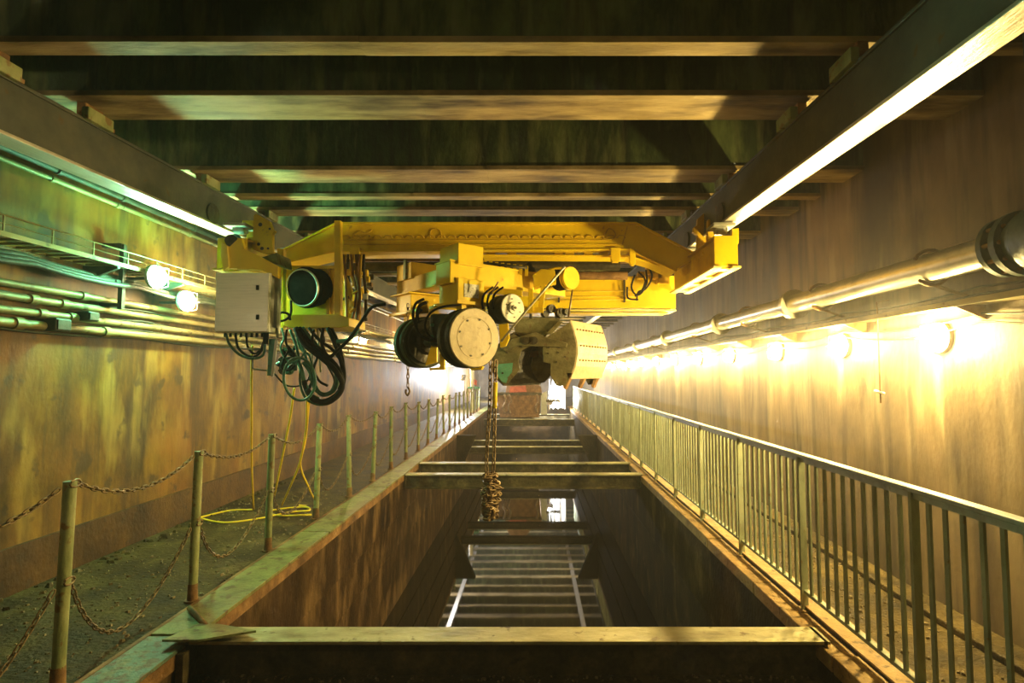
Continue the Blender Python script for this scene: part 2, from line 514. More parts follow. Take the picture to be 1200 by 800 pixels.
# ---------------------------------------------------------------- ceiling cross beams
BE = [(1.1, 1.35), (2.0, 2.25), (2.95, 3.08), (3.53, 3.88), (4.85, 5.19), (5.60, 5.72), (6.07, 6.32)]
yb = 7.1
while yb < Y1 - .5:
    BE.append((yb, yb + (.3 if int(yb) % 2 else .16)))
    yb += 1.02
NEAR = {2: 'nearest', 3: 'second', 4: 'third', 5: 'fourth', 6: 'fifth'}
for i, (a, b) in enumerate(BE):
    lab = ('stained ceiling cross beam, %s one counted from the top of the photo' % NEAR[i]) if i in NEAR else \
        ('stained ceiling cross beam overhead, out in front of the nearest one' if i < 2 else
         '%s stained ceiling cross beam beyond the yellow crane' % ORD[min(i - 7, 29)])
    t = thing('ceiling_beam', ((XL + XR) / 2, (a + b) / 2, ZB), lab, 'beam', 'cross beams under the tunnel ceiling')
    t['kind'] = 'structure'
    dy = 0.015
    MB().box(XL, XR, a + dy, b - dy, ZB + .03, ZC).build('beam_web', 'beamface', t)
    # soffit boards, uneven lengths with butt joints
    xs = [XL]
    while xs[-1] < XR - 1.2:
        xs.append(xs[-1] + random.uniform(2.6, 3.6))
    xs[-1] = XR
    for q in range(len(xs) - 1):
        j = random.uniform(-.008, .008)
        MB().box(xs[q] + .001, xs[q + 1] - .001, a + j, b + j, ZB - .002 * (q % 2), ZB + .035).build('soffit_board', 'beamsoffit', t)

# ---------------------------------------------------------------- runway beams
def runway(xi, sgn, label):
    """I-beam; xi inner edge of flange, sgn +1 right side, -1 left"""
    xo = xi + sgn * FW
    xm = (xi + xo) / 2
    H = .345
    t = thing('crane_runway_beam', (xm, 10, zrun(10)), label, 'crane rail')
    def bar(x0, x1, z0, z1, name, m):
        x0, x1 = min(x0, x1), max(x0, x1)
        ya, ye = Y0, Y1
        MB().hexa([(x0, ya, zrun(ya) + z0), (x1, ya, zrun(ya) + z0), (x1, ye, zrun(ye) + z0), (x0, ye, zrun(ye) + z0),
                   (x0, ya, zrun(ya) + z1), (x1, ya, zrun(ya) + z1), (x1, ye, zrun(ye) + z1), (x0, ye, zrun(ye) + z1)]).build(name, m, t, .004)
    bar(xi, xo, 0, .022, 'bottom_flange', 'tread')
    bar(xm - .012, xm + .012, .022, H - .022, 'web', 'runway')
    bar(xi, xo, H - .022, H, 'top_flange', 'runway')
    # side plates make the web look deep and flat on the pit side
    bar(xi + sgn * .012, xi + sgn * .024, .022, H - .022, 'cover_plate', 'runway')
    # hangers at every other cross beam
    for i, (a, b) in enumerate(BE):
        if i > 12 or i in (5,):
            continue
        c = (a + b) / 2
        zt = zrun(c) + H
        if ZB - zt > .03:
            MB().box(min(xi, xo) - .01, max(xi, xo) + .01, c - .12, c + .10, zt, zt + .025).box(xm - .03, xm + .03, c - .08, c + .07, zt + .02, ZB).build('hanger', 'rust', t)
            x = xi - sgn * .035
            MB().box(min(x, x + sgn * .05), max(x, x + sgn * .05), c - .16, c + .06, zt - .015, zt + .07).build('clamp', 'post', t, .006)
    return t


runway(RXI, 1, 'steel runway beam nearest the bright lamp wall, carrying the crane')
runway(LXI, -1, 'steel runway beam nearest the green lamp, carrying the crane')

# ---------------------------------------------------------------- lamps
def point(name, loc, color, power, parent, r=.07):
    l = bpy.data.lights.new(name, 'POINT')
    l.color = color
    l.energy = power
    l.shadow_soft_size = r
    o = bpy.data.objects.new(name, l)
    COL.objects.link(o)
    if parent is not None:
        o.parent = parent
        o.location = Vector(loc) - ORG[parent.name]
    else:
        o.location = loc
    return o


def bulkhead(x, Y, z, sgn, color, power, lens, label, group, r=.075):
    """round wall lamp; sgn +1 = on the right wall facing -X"""
    t = thing('wall_lamp', (x, Y, z), label, 'lamp', group)
    ax = Vector((-sgn, 0, 0))
    MB().lathe((x, Y, z), ax, [(0, 0), (0, .112), (.02, .112), (.03, .108), (.03, 0)], 18).build('housing', 'lampbody', t)
    MB().lathe((x, Y, z) + ax * .05 if False else Vector((x, Y, z)) + ax * .03, ax, [(0, .108), (.02, .107), (.055, .085), (.08, .045), (.09, 0)], 18).build('lens', lens, t)
    g = MB()
    for k in range(3):
        a = k * PI / 3
        d = Vector((0, math.cos(a), math.sin(a)))
        c = Vector((x, Y, z)) + ax * .05
        g.tube([c + d * .12, c + d * .10 + ax * .075, c + ax * .105, c - d * .10 + ax * .075, c - d * .12], .003, 5)
    g.build('wire_guard', 'lampbody', t)
    point('lamp_light', Vector((x, Y, z)) + ax * .125, color, power, t, r)
    return t


RY = [4.0, 5.26, 6.63, 8.2, 9.77, 11.4, 13.1, 14.9, 16.8, 18.8, 21.0, 23.5, 26.5]
for i, Y in enumerate(RY):
    bulkhead(XR, Y, CAMZ + .25 + .004 * Y, 1, WARM, P_RIGHT * (1.9 if i == 0 else 1.3 if i == 1 else 1.1), 'lens_warm',
             '%s lit wall lamp from the front in the row under the large pipe' % ORD[i], 'lit lamps along the tan wall')
bulkhead(XL + .34, 5.2, CAMZ + .93, -1, GREEN, P_GREEN, 'lens_green', 'glowing green white lamp on the left wall above the other', 'lit lamps on the rusty wall')
bulkhead(XL + .24, 5.82, CAMZ + .78, -1, (1, .78, .36), P_LEFT, 'lens_warm', 'warm white lamp just below and beyond the green lamp', 'lit lamps on the rusty wall')
for i, Y in enumerate((12.6, 15.8, 19.5, 23.0)):
    bulkhead(XL, Y, CAMZ + .78, -1, (1, .72, .28), P_LEFT * (1.0 if i < 2 else 1.3), 'lens_warm',
             ['lit lamp on the left wall under the crane, the nearer of the pair', 'lit lamp on the left wall under the crane, the farther of the pair',
              'small far lamp on the left wall behind the wheels', 'farthest small lamp on the left wall'][i], 'lit lamps on the rusty wall')
# the lamp row goes on beside the camera
bulkhead(XL, 0.6, CAMZ + .95, -1, (1, .80, .42), P_LEFT * .7, 'lens_warm', 'warm lamp on the left wall beside the viewpoint', 'lit lamps on the rusty wall')

# ---------------------------------------------------------------- pit girders
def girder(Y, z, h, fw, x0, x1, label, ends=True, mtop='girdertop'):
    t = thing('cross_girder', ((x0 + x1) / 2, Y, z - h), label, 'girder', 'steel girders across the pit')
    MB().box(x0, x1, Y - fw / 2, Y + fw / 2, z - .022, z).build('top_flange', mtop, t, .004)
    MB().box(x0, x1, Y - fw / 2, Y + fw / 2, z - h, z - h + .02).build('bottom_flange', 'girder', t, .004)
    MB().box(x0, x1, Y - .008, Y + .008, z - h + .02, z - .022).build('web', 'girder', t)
    if ends:
        for x in (x0 + .02, x1 - .04):
            MB().box(x, x + .02, Y - fw / 2, Y + fw / 2, z - h, z).build('end_plate', 'girder', t)
    return t


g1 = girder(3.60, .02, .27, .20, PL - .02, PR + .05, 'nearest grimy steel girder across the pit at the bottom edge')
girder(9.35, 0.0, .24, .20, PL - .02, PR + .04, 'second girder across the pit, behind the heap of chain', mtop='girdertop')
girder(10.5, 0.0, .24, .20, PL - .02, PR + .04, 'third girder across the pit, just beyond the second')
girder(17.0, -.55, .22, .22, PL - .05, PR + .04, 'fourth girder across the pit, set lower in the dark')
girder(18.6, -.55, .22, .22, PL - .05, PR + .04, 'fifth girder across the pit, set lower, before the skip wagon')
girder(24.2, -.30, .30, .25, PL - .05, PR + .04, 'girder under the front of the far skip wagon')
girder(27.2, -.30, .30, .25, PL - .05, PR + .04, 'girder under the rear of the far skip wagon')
# bearing plate and stub where the near girder meets the walkway
t = thing('girder_bearing', (PL - .2, 3.55, -.9), 'yellow green bearing plate and stub post at the near girder end', 'bracket')
MB().prism([P(190, 752, 3.42), P(232, 752, 3.42), P(300, 741, 3.55), P(255, 733, 3.72), P(232, 733, 3.72)], (0, 0, .014)).build('bearing_plate', 'greenplate', t)
MB().box(PL + .002, PL + .05, 3.40, 3.46, -.9, -.01).build('stub_post', 'girder', t, .004)
MB().tube([P(222, 712, 3.95), P(243, 735, 3.7)], .018, 8).build('strut', 'rust', t)
# wall brackets deep in the pit
for x0, x1, lab in ((PL, PL + .55, 'left'), (PR, PR - .55, 'right')):
    tag(MB().prism([(x0, 15.5, -.05), (x1, 15.5, -.05), (x0, 15.5, -1.3)], (0, .18, 0)).build('wall_bracket', 'pitdark'),
        'triangular concrete bracket on the %s pit wall beyond the girders' % lab, 'bracket')
# rubble lying on the near girder's lower flange and along the walkways
def rubble(name, n, rx, ry, rz, smin, smax, label, m='stone'):
    mb = MB()
    for k in range(n):
        x, y = random.uniform(*rx), random.uniform(*ry)
        s_ = random.uniform(smin, smax) * (1.6 if random.random() < .08 else 1)
        a = random.uniform(0, PI)
        c, d = math.cos(a) * s_, math.sin(a) * s_
        h = s_ * random.uniform(.3, .8)
        q = [(x + c, y + d), (x - d * .7, y + c * .7), (x - c * .9, y - d * .9), (x + d * .6, y - c * .6)]
        jz = random.uniform(.3, .8)
        mb.hexa([(p[0], p[1], rz - .002) for p in q] + [(x + (p[0] - x) * jz, y + (p[1] - y) * jz, rz + h) for p in q])
    return tag(mb.build(name, m), label, 'rubble', kind='stuff')


rubble('rubble', 900, (XL + .1, PL - .35), (2.0, 8.0), 0, .006, .022, 'loose grit and crumbs on the walkway with chain posts')
rubble('rubble', 90, (XL + .05, XL + .25), (2.0, 9.0), 0, .015, .045, 'dark lumps lying along the foot of the rusty wall', 'dirt')
rubble('rubble', 600, (PR + .4, XR - .05), (1.8, 9.0), 0, .006, .022, 'loose grit on the walkway behind the railing')
rubble('rubble', 120, (PL + .05, PR - .05), (3.51, 3.58), -.23, .008, .02, 'crumbs lying on the lower flange of the near girder')

# ---------------------------------------------------------------- chain posts and chains
def link_mesh():
    mb = MB()
    L_, W, r = .021, .0115, .0048
    path = []
    for k in range(10):
        a = 2 * PI * k / 10
        path.append((math.copysign(abs(math.cos(a)) ** .8, math.cos(a)) * L_ + math.copysign(.006, math.cos(a)), math.sin(a) * W, 0))
    mb.tube(path, r, 5, True)
    return mb


LMB = link_mesh()
LINK = LMB.mesh('chain_link', M['chain'], Vector((0, 0, 0)))


def chain(path, name, label, group, parts, scale=1.0, cat='chain', m='chain'):
    # resample path at the link pitch
    pitch = .042 * scale
    pts = [Vector(p) for p in path]
    acc, out = 0.0, [pts[0]]
    for a, b in zip(pts[:-1], pts[1:]):
        seg = (b - a).length
        while acc + seg >= pitch:
            tt = (pitch - acc) / seg
            a = a + (b - a) * tt
            out.append(a)
            seg = (b - a).length
            acc = 0
        acc += seg
    mats = []
    for k in range(len(out) - 1):
        c = (out[k] + out[k + 1]) / 2
        d = (out[k + 1] - out[k]).normalized()
        a = d.orthogonal().normalized() if abs(d.z) > .95 else d.cross(Vector((0, 0, 1))).normalized()
        b = d.cross(a)
        if k % 2:
            a, b = b, -a
        mats.append(Matrix(((d.x, a.x, b.x, c.x), (d.y, a.y, b.y, c.y), (d.z, a.z, b.z, c.z), (0, 0, 0, 1))) @ Matrix.Scale(scale, 4))
    if parts:
        t = thing(name, out[len(out) // 2], label, cat, group)
        for mm in mats:
            link_part('link', LINK, t, mm)
    else:
        mb = MB()
        for mm in mats:
            mb.add([mm @ v for v in LMB.v], LMB.f, True)
        t = tag(mb.build(name, m), label, cat, group)
    return t


def sagged(a, b, sag, n=16):
    a, b = Vector(a), Vector(b)
    return [a.lerp(b, k / n) + Vector((0, 0, -sag * (1 - (2 * k / n - 1) ** 2))) for k in range(n + 1)]


PY = [1.85, 3.0, 4.15, 5.3, 6.45, 7.6, 8.7, 9.8, 10.95, 12.1, 13.2, 14.35, 15.5, 16.6, 17.7, 18.8, 20.0, 21.1, 22.2, 23.3, 24.4, 25.5]
LEAN = {1: .015, 2: .01, 3: .01, 4: .02, 5: -.03, 6: .03}
tops = []
for i, Y in enumerate(PY):
    x = -2.525
    lx = LEAN.get(i, random.uniform(-.03, .03))
    h = 1.10 if i < 5 else random.uniform(1.02, 1.12)
    name_ = 'chain post on the left walkway beside the viewpoint' if i == 0 else (
        ('%s chain post from the front on the left walkway' % ORD[i - 1]))
    t = thing('chain_post', (x, Y, 0), name_, 'post', 'chain posts along the left walkway')
    top = Vector((x + lx, Y, h))
    MB().cyl((x, Y, .012), top, .031, n=14).build('pole', 'post', t)
    MB().cyl((x, Y, 0), (x, Y, .016), .055, n=10).build('foot', 'rust', t)
    MB().cyl((x, Y, .0), Vector((x, Y, .13)), .037, .033, n=12).build('collar', 'rust', t)
    for zz in (.99, .52):
        q = Vector((x, Y, 0)).lerp(top, zz * h / h) if False else Vector((x + lx * zz, Y, h * zz))
        ring = [q + Vector((0, .036 * math.cos(2 * PI * k / 8), .02 * math.sin(2 * PI * k / 8))) + Vector((.030, 0, 0)) for k in range(8)]
        MB().tube(ring, .006, 5, True).build('eye_ring', 'chain', t)
    tops.append((top, x, lx, h))
for i in range(len(PY) - 1):
    a, b = tops[i], tops[i + 1]
    pa = Vector((a[1] + a[2] * .98, PY[i] + .035, a[3] * .985))
    pb = Vector((b[1] + b[2] * .98, PY[i + 1] - .035, b[3] * .985))
    who = 'between the viewpoint and the first chain post' if i == 0 else 'between the %s and %s chain posts' % (ORD[i - 1], ORD[i])
    chain(sagged(pa, pb, [.14, .135, .10, .13, .13][min(i, 4)] if i < 5 else random.uniform(.1, .2)), 'guard_chain', 'upper guard chain slung ' + who, 'upper guard chains', i < 4)
    if i < 14:
        pa = Vector((a[1] + a[2] * .5, PY[i] + .035, a[3] * .52))
        pb = Vector((b[1] + b[2] * .5, PY[i + 1] - .035, b[3] * .52))
        sg = min(.50, .53) if i < 2 else random.uniform(.3, .42)
        pth = sagged(pa, pb, sg)
        for p in pth:
            p.z = max(p.z, .012)
            p.x -= .10 * (1 - p.z / .58)
        chain(pth, 'guard_chain', 'lower guard chain drooping ' + who, 'lower guard chains', i < 3)

# ---------------------------------------------------------------- barred railing on the right
XRL = PR + .16
PST = 1.19
RP = [2.86 - PST * 1 + PST * k for k in range(22)]
t = thing('barred_railing', (XRL, 10, 0), 'grey green steel railing with upright bars along the right walkway', 'railing')
MB().box(XRL - .035, XRL + .035, RP[0], RP[-1], 1.075, 1.10).build('top_rail', 'rail', t, .006)
MB().box(XRL - .008, XRL + .03, RP[0], RP[-1], .10, .125).build('bottom_rail', 'rail', t, .003)
MB().box(XRL - .012, XRL + .012, RP[0], RP[-1], 1.04, 1.075).build('under_rail', 'rail', t)
pm = MB().box(-.03, .03, -.008, .008, -.03, 1.075).mesh('rail_post', M['rail'], Vector((0, 0, 0)))
fm = MB().box(-.05, .07, -.05, .05, -.03, -.012).mesh('rail_foot', M['ledge'], Vector((0, 0, 0)))
bm_ = MB().box(-.009, .009, -.009, .009, .11, 1.05).mesh('rail_bar', M['rail'], Vector((0, 0, 0)))
nb = 0
for i, Y in enumerate(RP):
    link_part('post', pm, t, Matrix.Translation((XRL, Y, 0)) @ Matrix.Rotation(.35, 4, 'Z'))
    link_part('foot', fm, t, Matrix.Translation((XRL, Y, 0)))
    if i < len(RP) - 1:
        for k in range(1, 11):
            link_part('bar', bm_, t, Matrix.Translation((XRL, Y + PST * k / 11, 0)) @ Matrix.Rotation(random.uniform(.2, .5), 4, 'Z'))
            nb += 1

# curb along the foot of the right wall
tag(MB().box(XR - .28, XR - .20, Y0, Y1, 0, .045).build('kerb_strip', 'dirt', bevel=.01), 'low kerb strip along the right walkway behind the bars', 'kerb', kind='structure')

# ---------------------------------------------------------------- right wall services
def pipe_run(x, z, r, ya, ye, m, label, cat='pipe', coup=None, group=None, cr=1.35, cl=.05, sl=0.0, name='wall_pipe', cm=None):
    t = thing(name, (x, (ya + ye) / 2, z), label, cat, group)
    MB().cyl((x, ya, z + sl * ya), (x, ye, z + sl * ye), r, n=16).build('tube', m, t)
    for c in (coup or []):
        if ya < c < ye:
            MB().cyl((x, c - cl, z + sl * c), (x, c + cl, z + sl * c), r * cr, n=16).build('coupling', cm or m, t)
    return t


PZ, PXc = CAMZ + .735, 2.76
t = pipe_run(PXc, PZ, .10, 3.15, 34, 'pipe', 'large galvanised pipe running along the bright lamp wall', coup=[5.75, 8.0, 11.2, 14.4, 18, 22, 26], cr=1.55, cl=.035, name='large_pipe')
for c in (3.75, 5.2, 7.0, 9.2, 12.4, 15.8, 20):
    pth = [Vector((PXc + .125 * math.cos(a), c, PZ + .125 * math.sin(a))) for a in [PI * 1.25 + 2 * PI * k / 16 * .8 for k in range(17)]]
    MB().tube([Vector((XR, c, PZ - .20))] + [pth[0]] + pth, .012, 6).build('hanger_strap', 'rust', t)
t = thing('pipe_valve', (PXc, 2.9, PZ - .3), 'dark teal flanged valve and riser at the near end of the large pipe', 'valve')
MB().lathe((PXc, 3.16, PZ), (0, -1, 0), [(0, .0), (0, .175), (.035, .175), (.04, .13), (.09, .13), (.10, .185), (.14, .185), (.15, .0)], 28).build('flange', 'duct', t)
MB().lathe((PXc, 3.04, PZ), (0, -1, 0), [(0, .14), (.1, .18), (.3, .20), (.45, .18), (.45, 0)], 28).build('body', 'duct', t)
MB().cyl((PXc, 2.74, PZ + .1), (PXc, 2.74, ZC), .16, n=24).build('riser', 'duct', t)
for k in range(10):
    a = 2 * PI * k / 10
    q = Vector((PXc + .155 * math.cos(a), 3.17, PZ + .155 * math.sin(a)))
    MB().cyl(q, q + Vector((0, -.16, 0)), .013, n=6).build('bolt', 'rust', t)
for k, (dz, r, sg) in enumerate(((.58, .008, .03), (.53, .010, .02), (.40, .008, .05), (.35, .006, .07))):
    mb = MB()
    ys = [2.0 + 1.6 * j for j in range(15)]
    pth = []
    for a, b in zip(ys[:-1], ys[1:]):
        pth += sagged((XR - .03, a, CAMZ + dz), (XR - .03, b, CAMZ + dz), sg, 6)[:-1]
    mb.tube(pth, r, 6)
    tag(mb.build('wall_cable', 'cable'), '%s cable from the top strung on the wall above the lamp row' % ORD[k], 'cable', 'cables above the lamp row')
t = thing('cable_shelf', (XR - .1, 10, CAMZ + .42), 'shallow steel cable shelf on the wall just above the lamp row', 'cable tray')
MB().box(XR - .215, XR, Y0, 36, CAMZ + .46, CAMZ + .468).build('shelf_plate', 'conduit', t)
MB().box(XR - .22, XR - .214, Y0, 36, CAMZ + .445, CAMZ + .485).build('shelf_lip', 'conduit', t)
for Y in [1.0 + 1.3 * k for k in range(20)]:
    MB().prism([(XR, Y, CAMZ + .46), (XR - .2, Y, CAMZ + .46), (XR - .2, Y, CAMZ + .445), (XR, Y, CAMZ + .36)], (0, .02, 0)).build('shelf_bracket', 'rust', t)
t = thing('hanging_rod', (XR - .12, 4.55, 1.45), 'thin rod hanging against the lamp wall between the first two lamps', 'rod')
MB().tube([(XR - .02, 4.55, CAMZ + .62), (XR - .12, 4.55, CAMZ + .60), (XR - .12, 4.55, CAMZ - .24)], .006, 6).build('rod', 'rust', t)
MB().tube([(XR - .12, 4.5, CAMZ - .16), (XR - .12, 4.62, CAMZ - .14)], .012, 6).build('crosspiece', 'pipe', t)

# ---------------------------------------------------------------- left wall services
zs = [.68, .585, .48, .385]
for k, z in enumerate(zs):
    pipe_run(XL + .06, CAMZ + z, .030 if k < 3 else .036, Y0, 36, 'conduit', '%s pipe down in the stack of four along the left wall' % ORD[k],
             coup=[3.9 + .37 * k, 4.75 - .2 * k, 6.9 + .2 * k, 9.4, 12.2 - .3 * k, 15.5, 19], group='stacked pipes on the left wall', cl=.035)
for k, (z, r) in enumerate(((.635, .010), (.53, .012), (.435, .014), (.42, .009), (.36, .011))):
    pth = []
    ys = [Y0 + 2.0 * j for j in range(19)]
    for a, b in zip(ys[:-1], ys[1:]):
        pth += sagged((XL + .05, a, CAMZ + z), (XL + .05, b, CAMZ + z), .03 + .01 * (k % 2), 5)[:-1]
    tag(MB().tube(pth, r, 6).build('wall_cable', 'cable'), '%s thin cable down among the stacked left wall pipes' % ORD[k], 'cable', 'cables among the left wall pipes')
# junction boxes on the pipes
for k, (Y, z, s_) in enumerate(((4.75, .50, .06), (4.45, .40, .075))):
    t = thing('junction_box', (XL + .1, Y, CAMZ + z - s_), ['small dark junction box clipped to the left wall pipes', 'larger dark box on the lowest left wall pipes'][k], 'box')
    MB().box(XL + .04, XL + .16, Y - s_, Y + s_, CAMZ + z - s_ * .7, CAMZ + z + s_ * .7).build('case', 'cable', t, .01)
    MB().box(XL + .16, XL + .17, Y - s_ * .85, Y + s_ * .85, CAMZ + z - s_ * .55, CAMZ + z + s_ * .55).build('lid', 'cable', t, .004)
# ladder tray with side rail, uprights and rungs
t = thing('cable_tray', (XL + .2, 5, CAMZ + .9), 'ladder cable tray with thin guard rail on the left wall', 'cable tray')
ZTr = CAMZ + .96
for x in (XL + .02, XL + .30):
    MB().box(x - .008, x + .008, Y0, 16, ZTr, ZTr + .035).build('side_rail', 'conduit', t)
MB().tube([(XL + .30, Y0, ZTr + .15), (XL + .30, 16, ZTr + .15)], .007, 6).build('guard_rail', 'conduit', t)
MB().tube([(XL + .30, Y0, ZTr + .09), (XL + .30, 16, ZTr + .09)], .004, 6).build('guard_rail', 'conduit', t)
up = MB().box(-.005, .005, -.005, .005, 0, .15).mesh('upright', M['conduit'], Vector((0, 0, 0)))
rg = MB().box(-.14, .14, -.009, .009, -.006, .012).mesh('rung', M['conduit'], Vector((0, 0, 0)))
k = 0
yv = 2.2
while yv < 15:
    link_part('rung', rg, t, Matrix.Translation((XL + .16, yv, ZTr + .005)))
    if k % 3 == 0:
        link_part('upright', up, t, Matrix.Translation((XL + .30, yv, ZTr)))
    yv += .13
    k += 1
for Y in (2.6, 3.7, 4.8, 5.7, 7, 8.5, 10, 12, 14):
    MB().prism([(XL, Y, ZTr - .005), (XL + .31, Y, ZTr - .005), (XL + .31, Y, ZTr - .025), (XL, Y, ZTr - .14)], (0, .03, 0)).build('tray_bracket', 'cable', t)
for k in range(3):
    z = ZTr - .06 - .035 * k
    pth = []
    ys = [Y0 + 1.1 * j for j in range(17)]
    for a, b in zip(ys[:-1], ys[1:]):
        pth += sagged((XL + .16 + .06 * (k - 1), a, z), (XL + .16 + .06 * (k - 1), b, z), .03, 5)[:-1]
    tag(MB().tube(pth, .03 - .004 * k, 8).build('heavy_cable', 'cable'), '%s thick dark cable slung below the ladder tray' % ORD[k], 'cable', 'thick cables under the tray')
# upright strut with arm beside the green lamp
t = thing('lamp_strut', (XL + .18, 5.45, CAMZ + .55), 'upright dark strut with a cross arm beside the green lamp', 'bracket')
MB().box(XL + .16, XL + .20, 5.01, 5.05, CAMZ + .60, CAMZ + 1.20).build('upright', 'cable', t)
MB().box(XL + .16, XL + .19, 4.95, 5.84, CAMZ + .83, CAMZ + .86).build('arm', 'cable', t)
MB().box(XL, XL + .18, 5.00, 5.06, CAMZ + 1.17, CAMZ + 1.21).build('stand_off', 'cable', t)
MB().box(XL, XL + .18, 5.00, 5.06, CAMZ + .62, CAMZ + .65).build('stand_off', 'cable', t)
MB().box(XL, XL + .335, 5.18, 5.22, CAMZ + .90, CAMZ + .925).build('lamp_arm', 'cable', t)
MB().box(XL, XL + .235, 5.80, 5.84, CAMZ + .75, CAMZ + .775).build('lamp_arm', 'cable', t)
# conduits below the ceiling on the left
for k, (z, r, x) in enumerate(((1.60, .022, XL + .05), (1.67, .028, XL + .10))):
    pipe_run(x, CAMZ + z, r, Y0, 36, 'conduit' if k == 0 else 'cable', ['lower conduit at the top of the left wall', 'upper dark conduit at the top of the left wall'][k],
             coup=[4.4, 5.1, 6.2, 7.7, 9.5], group='conduits under the ceiling edge', cl=.02, name='ceiling_conduit')

# ================================================================ THE CRANE
YG = 5.70          # front of main girder
YF = 5.25          # left drive frame
cr = thing('bridge_crane', (-.6, 5.9, 2.6), 'large yellow overhead bridge crane hanging from the two runway beams', 'crane')


def px(poly, Y): return [P(x, y, Y) for x, y in poly]


def part(mb, name, m, bevel=.006, par=None):
    return mb.build(name, m, par or cr, bevel)


# main girder with cranked ends
web = part(MB().prism(px([(333, 294), (394, 262), (745, 262), (815, 299), (812, 305), (792, 316), (737, 291), (394, 293), (333, 308)], YG + .03), (0, .30, 0)), 'main_girder', 'yellow', .004)
def strip(path, Y, dep, th, name, m='yellow'):
    mb = MB()
    for (a, b) in zip(path[:-1], path[1:]):
        A, B = P(*a, Y), P(*b, Y)
        d = (B - A).normalized()
        n = Vector((-d.z, 0, d.x))
        n = n if n.z > 0 else -n
        A, B = A - d * th * .3, B + d * th * .3
        e = Vector((0, dep, 0))
        mb.hexa([A, B, B + e, A + e, A + n * th, B + n * th, B + e + n * th, A + e + n * th])
    return part(mb, name, m, .003)
strip([(331, 294), (394, 262), (745, 262), (815, 298)], YG, .36, .02, 'top_flange')
strip([(333, 309), (394, 295), (737, 293), (792, 318)], YG, .36, .018, 'bottom_flange')
mb = MB()
for i in range(27):
    x = 405 + i * 12.4
    q = P(x, 277.5, YG + .03)
    mb.tube([q + Vector((-.045, -.004, -.012)), q + Vector((-.02, -.010, .012)), q + Vector((.03, -.010, .012)), q + Vector((.05, -.004, -.012))], .007, 5)
part(mb, 'festoon_cable', 'orange', 0)
strip([(400, 281), (712, 281)], YG + .015, .02, .006, 'weld_seam', 'orange')
strip([(400, 286), (728, 286)], YG + .012, .03, .005, 'weld_seam', 'yellow')
# seam plate and the raised squiggle of old cable clips near the right shoulder
part(MB().prism(px([(734.5, 265), (736, 265), (730, 287), (728.5, 287)], YG + .022), (0, .01, 0)), 'joint_plate', 'orange', 0)
part(MB().tube(catmull(px([(708, 276), (713, 268), (719, 270), (721, 276), (716, 280), (706, 279)], YG + .022), 5), .008, 6), 'cable_clip', 'orange', 0)
part(MB().tube(catmull(px([(504, 278), (505, 270), (511, 268), (516, 271), (517, 278)], YG + .022), 5), .007, 6), 'cable_clip', 'orange', 0)
part(MB().tube(catmull(px([(414, 275), (422, 271), (430, 273), (436, 269)], YG + .022), 5), .006, 6), 'cable_clip', 'orange', 0)
# lower chord below the girder with lugs and fixings
strip([(566, 300), (735, 301), (790, 316)], YG + .05, .25, .02, 'lower_chord')
for x in (575, 600, 655, 668, 690, 708):
    part(MB().prism(px([(x - 6, 292), (x + 6, 292), (x + 4, 300), (x - 5, 300)], YG + .1), (0, .1, 0)), 'packer', 'orange' if x % 2 else 'yellow', .003)
for x0, x1, yb_ in ((716, 727, 307), (738, 745, 311), (410, 421, 307)):
    part(MB().prism(px([(x0, 290), (x1, 290), (x1, yb_ - 3), (x1 - 2, yb_), (x0 + 2, yb_), (x0, yb_ - 3)], YG - .02), (0, .05, 0)), 'lug', 'yellow', .004)
part(MB().cyl(P(400, 313, 6.15), P(726, 311, 6.15), .055, n=14), 'cross_tube', 'darksteel', 0)
part(MB().cyl(P(480, 322, 6.5), P(735, 323, 6.5), .05, n=14), 'cross_tube', 'rust', 0)
part(MB().prism(px([(396, 296), (740, 296), (740, 306), (396, 306)], 6.3), (0, .15, 0)), 'rear_chord', 'rust', 0)
# rear girder, slung lower
yr = 6.75
rgd = part(MB().prism(px([(560, 325), (792, 323), (792, 361), (560, 361)], yr), (0, .32, 0)), 'rear_girder', 'yellow', .005)
strip([(545, 362.5), (793, 362.5)], yr - .03, .38, -.018, 'rear_flange', 'yellowlight')
strip([(600, 366), (783, 366)], yr + .0, .30, -.01, 'flange_shim', 'yellow')
for y in (341, 347, 351):
    part(MB().tube(px([(620, y), (747, y)], yr - .02), .008, 6), 'oil_pipe', 'orange', 0)
for x in (655, 732):
    part(MB().prism(px([(x - 1, 326), (x + 1, 326), (x + 1, 354), (x - 1, 354)], yr - .035), (0, .03, 0)), 'pipe_clip', 'darksteel', 0)
for pts in ([(744, 322), (740, 336), (745, 345), (752, 343), (758, 330), (757, 316)], [(748, 318), (756, 328), (752, 340), (744, 347)],
            [(760, 312), (764, 324), (757, 338), (748, 342), (746, 352)], [(735, 336), (736, 349), (748, 351)]):
    part(MB().tube(catmull(px(pts, yr - .12), 6), .012, 6), 'hose', 'rubber', 0)
for x, y, s_ in ((770, 320, 6), (778, 325, 7), (763, 316, 5), (783, 318, 4), (752, 322, 4)):
    part(MB().prism(px([(x - s_, y - s_), (x + s_, y - s_), (x + s_, y + s_), (x - s_, y + s_)], yr - .1), (0, .12, 0)), 'valve_block', 'orange', .006)

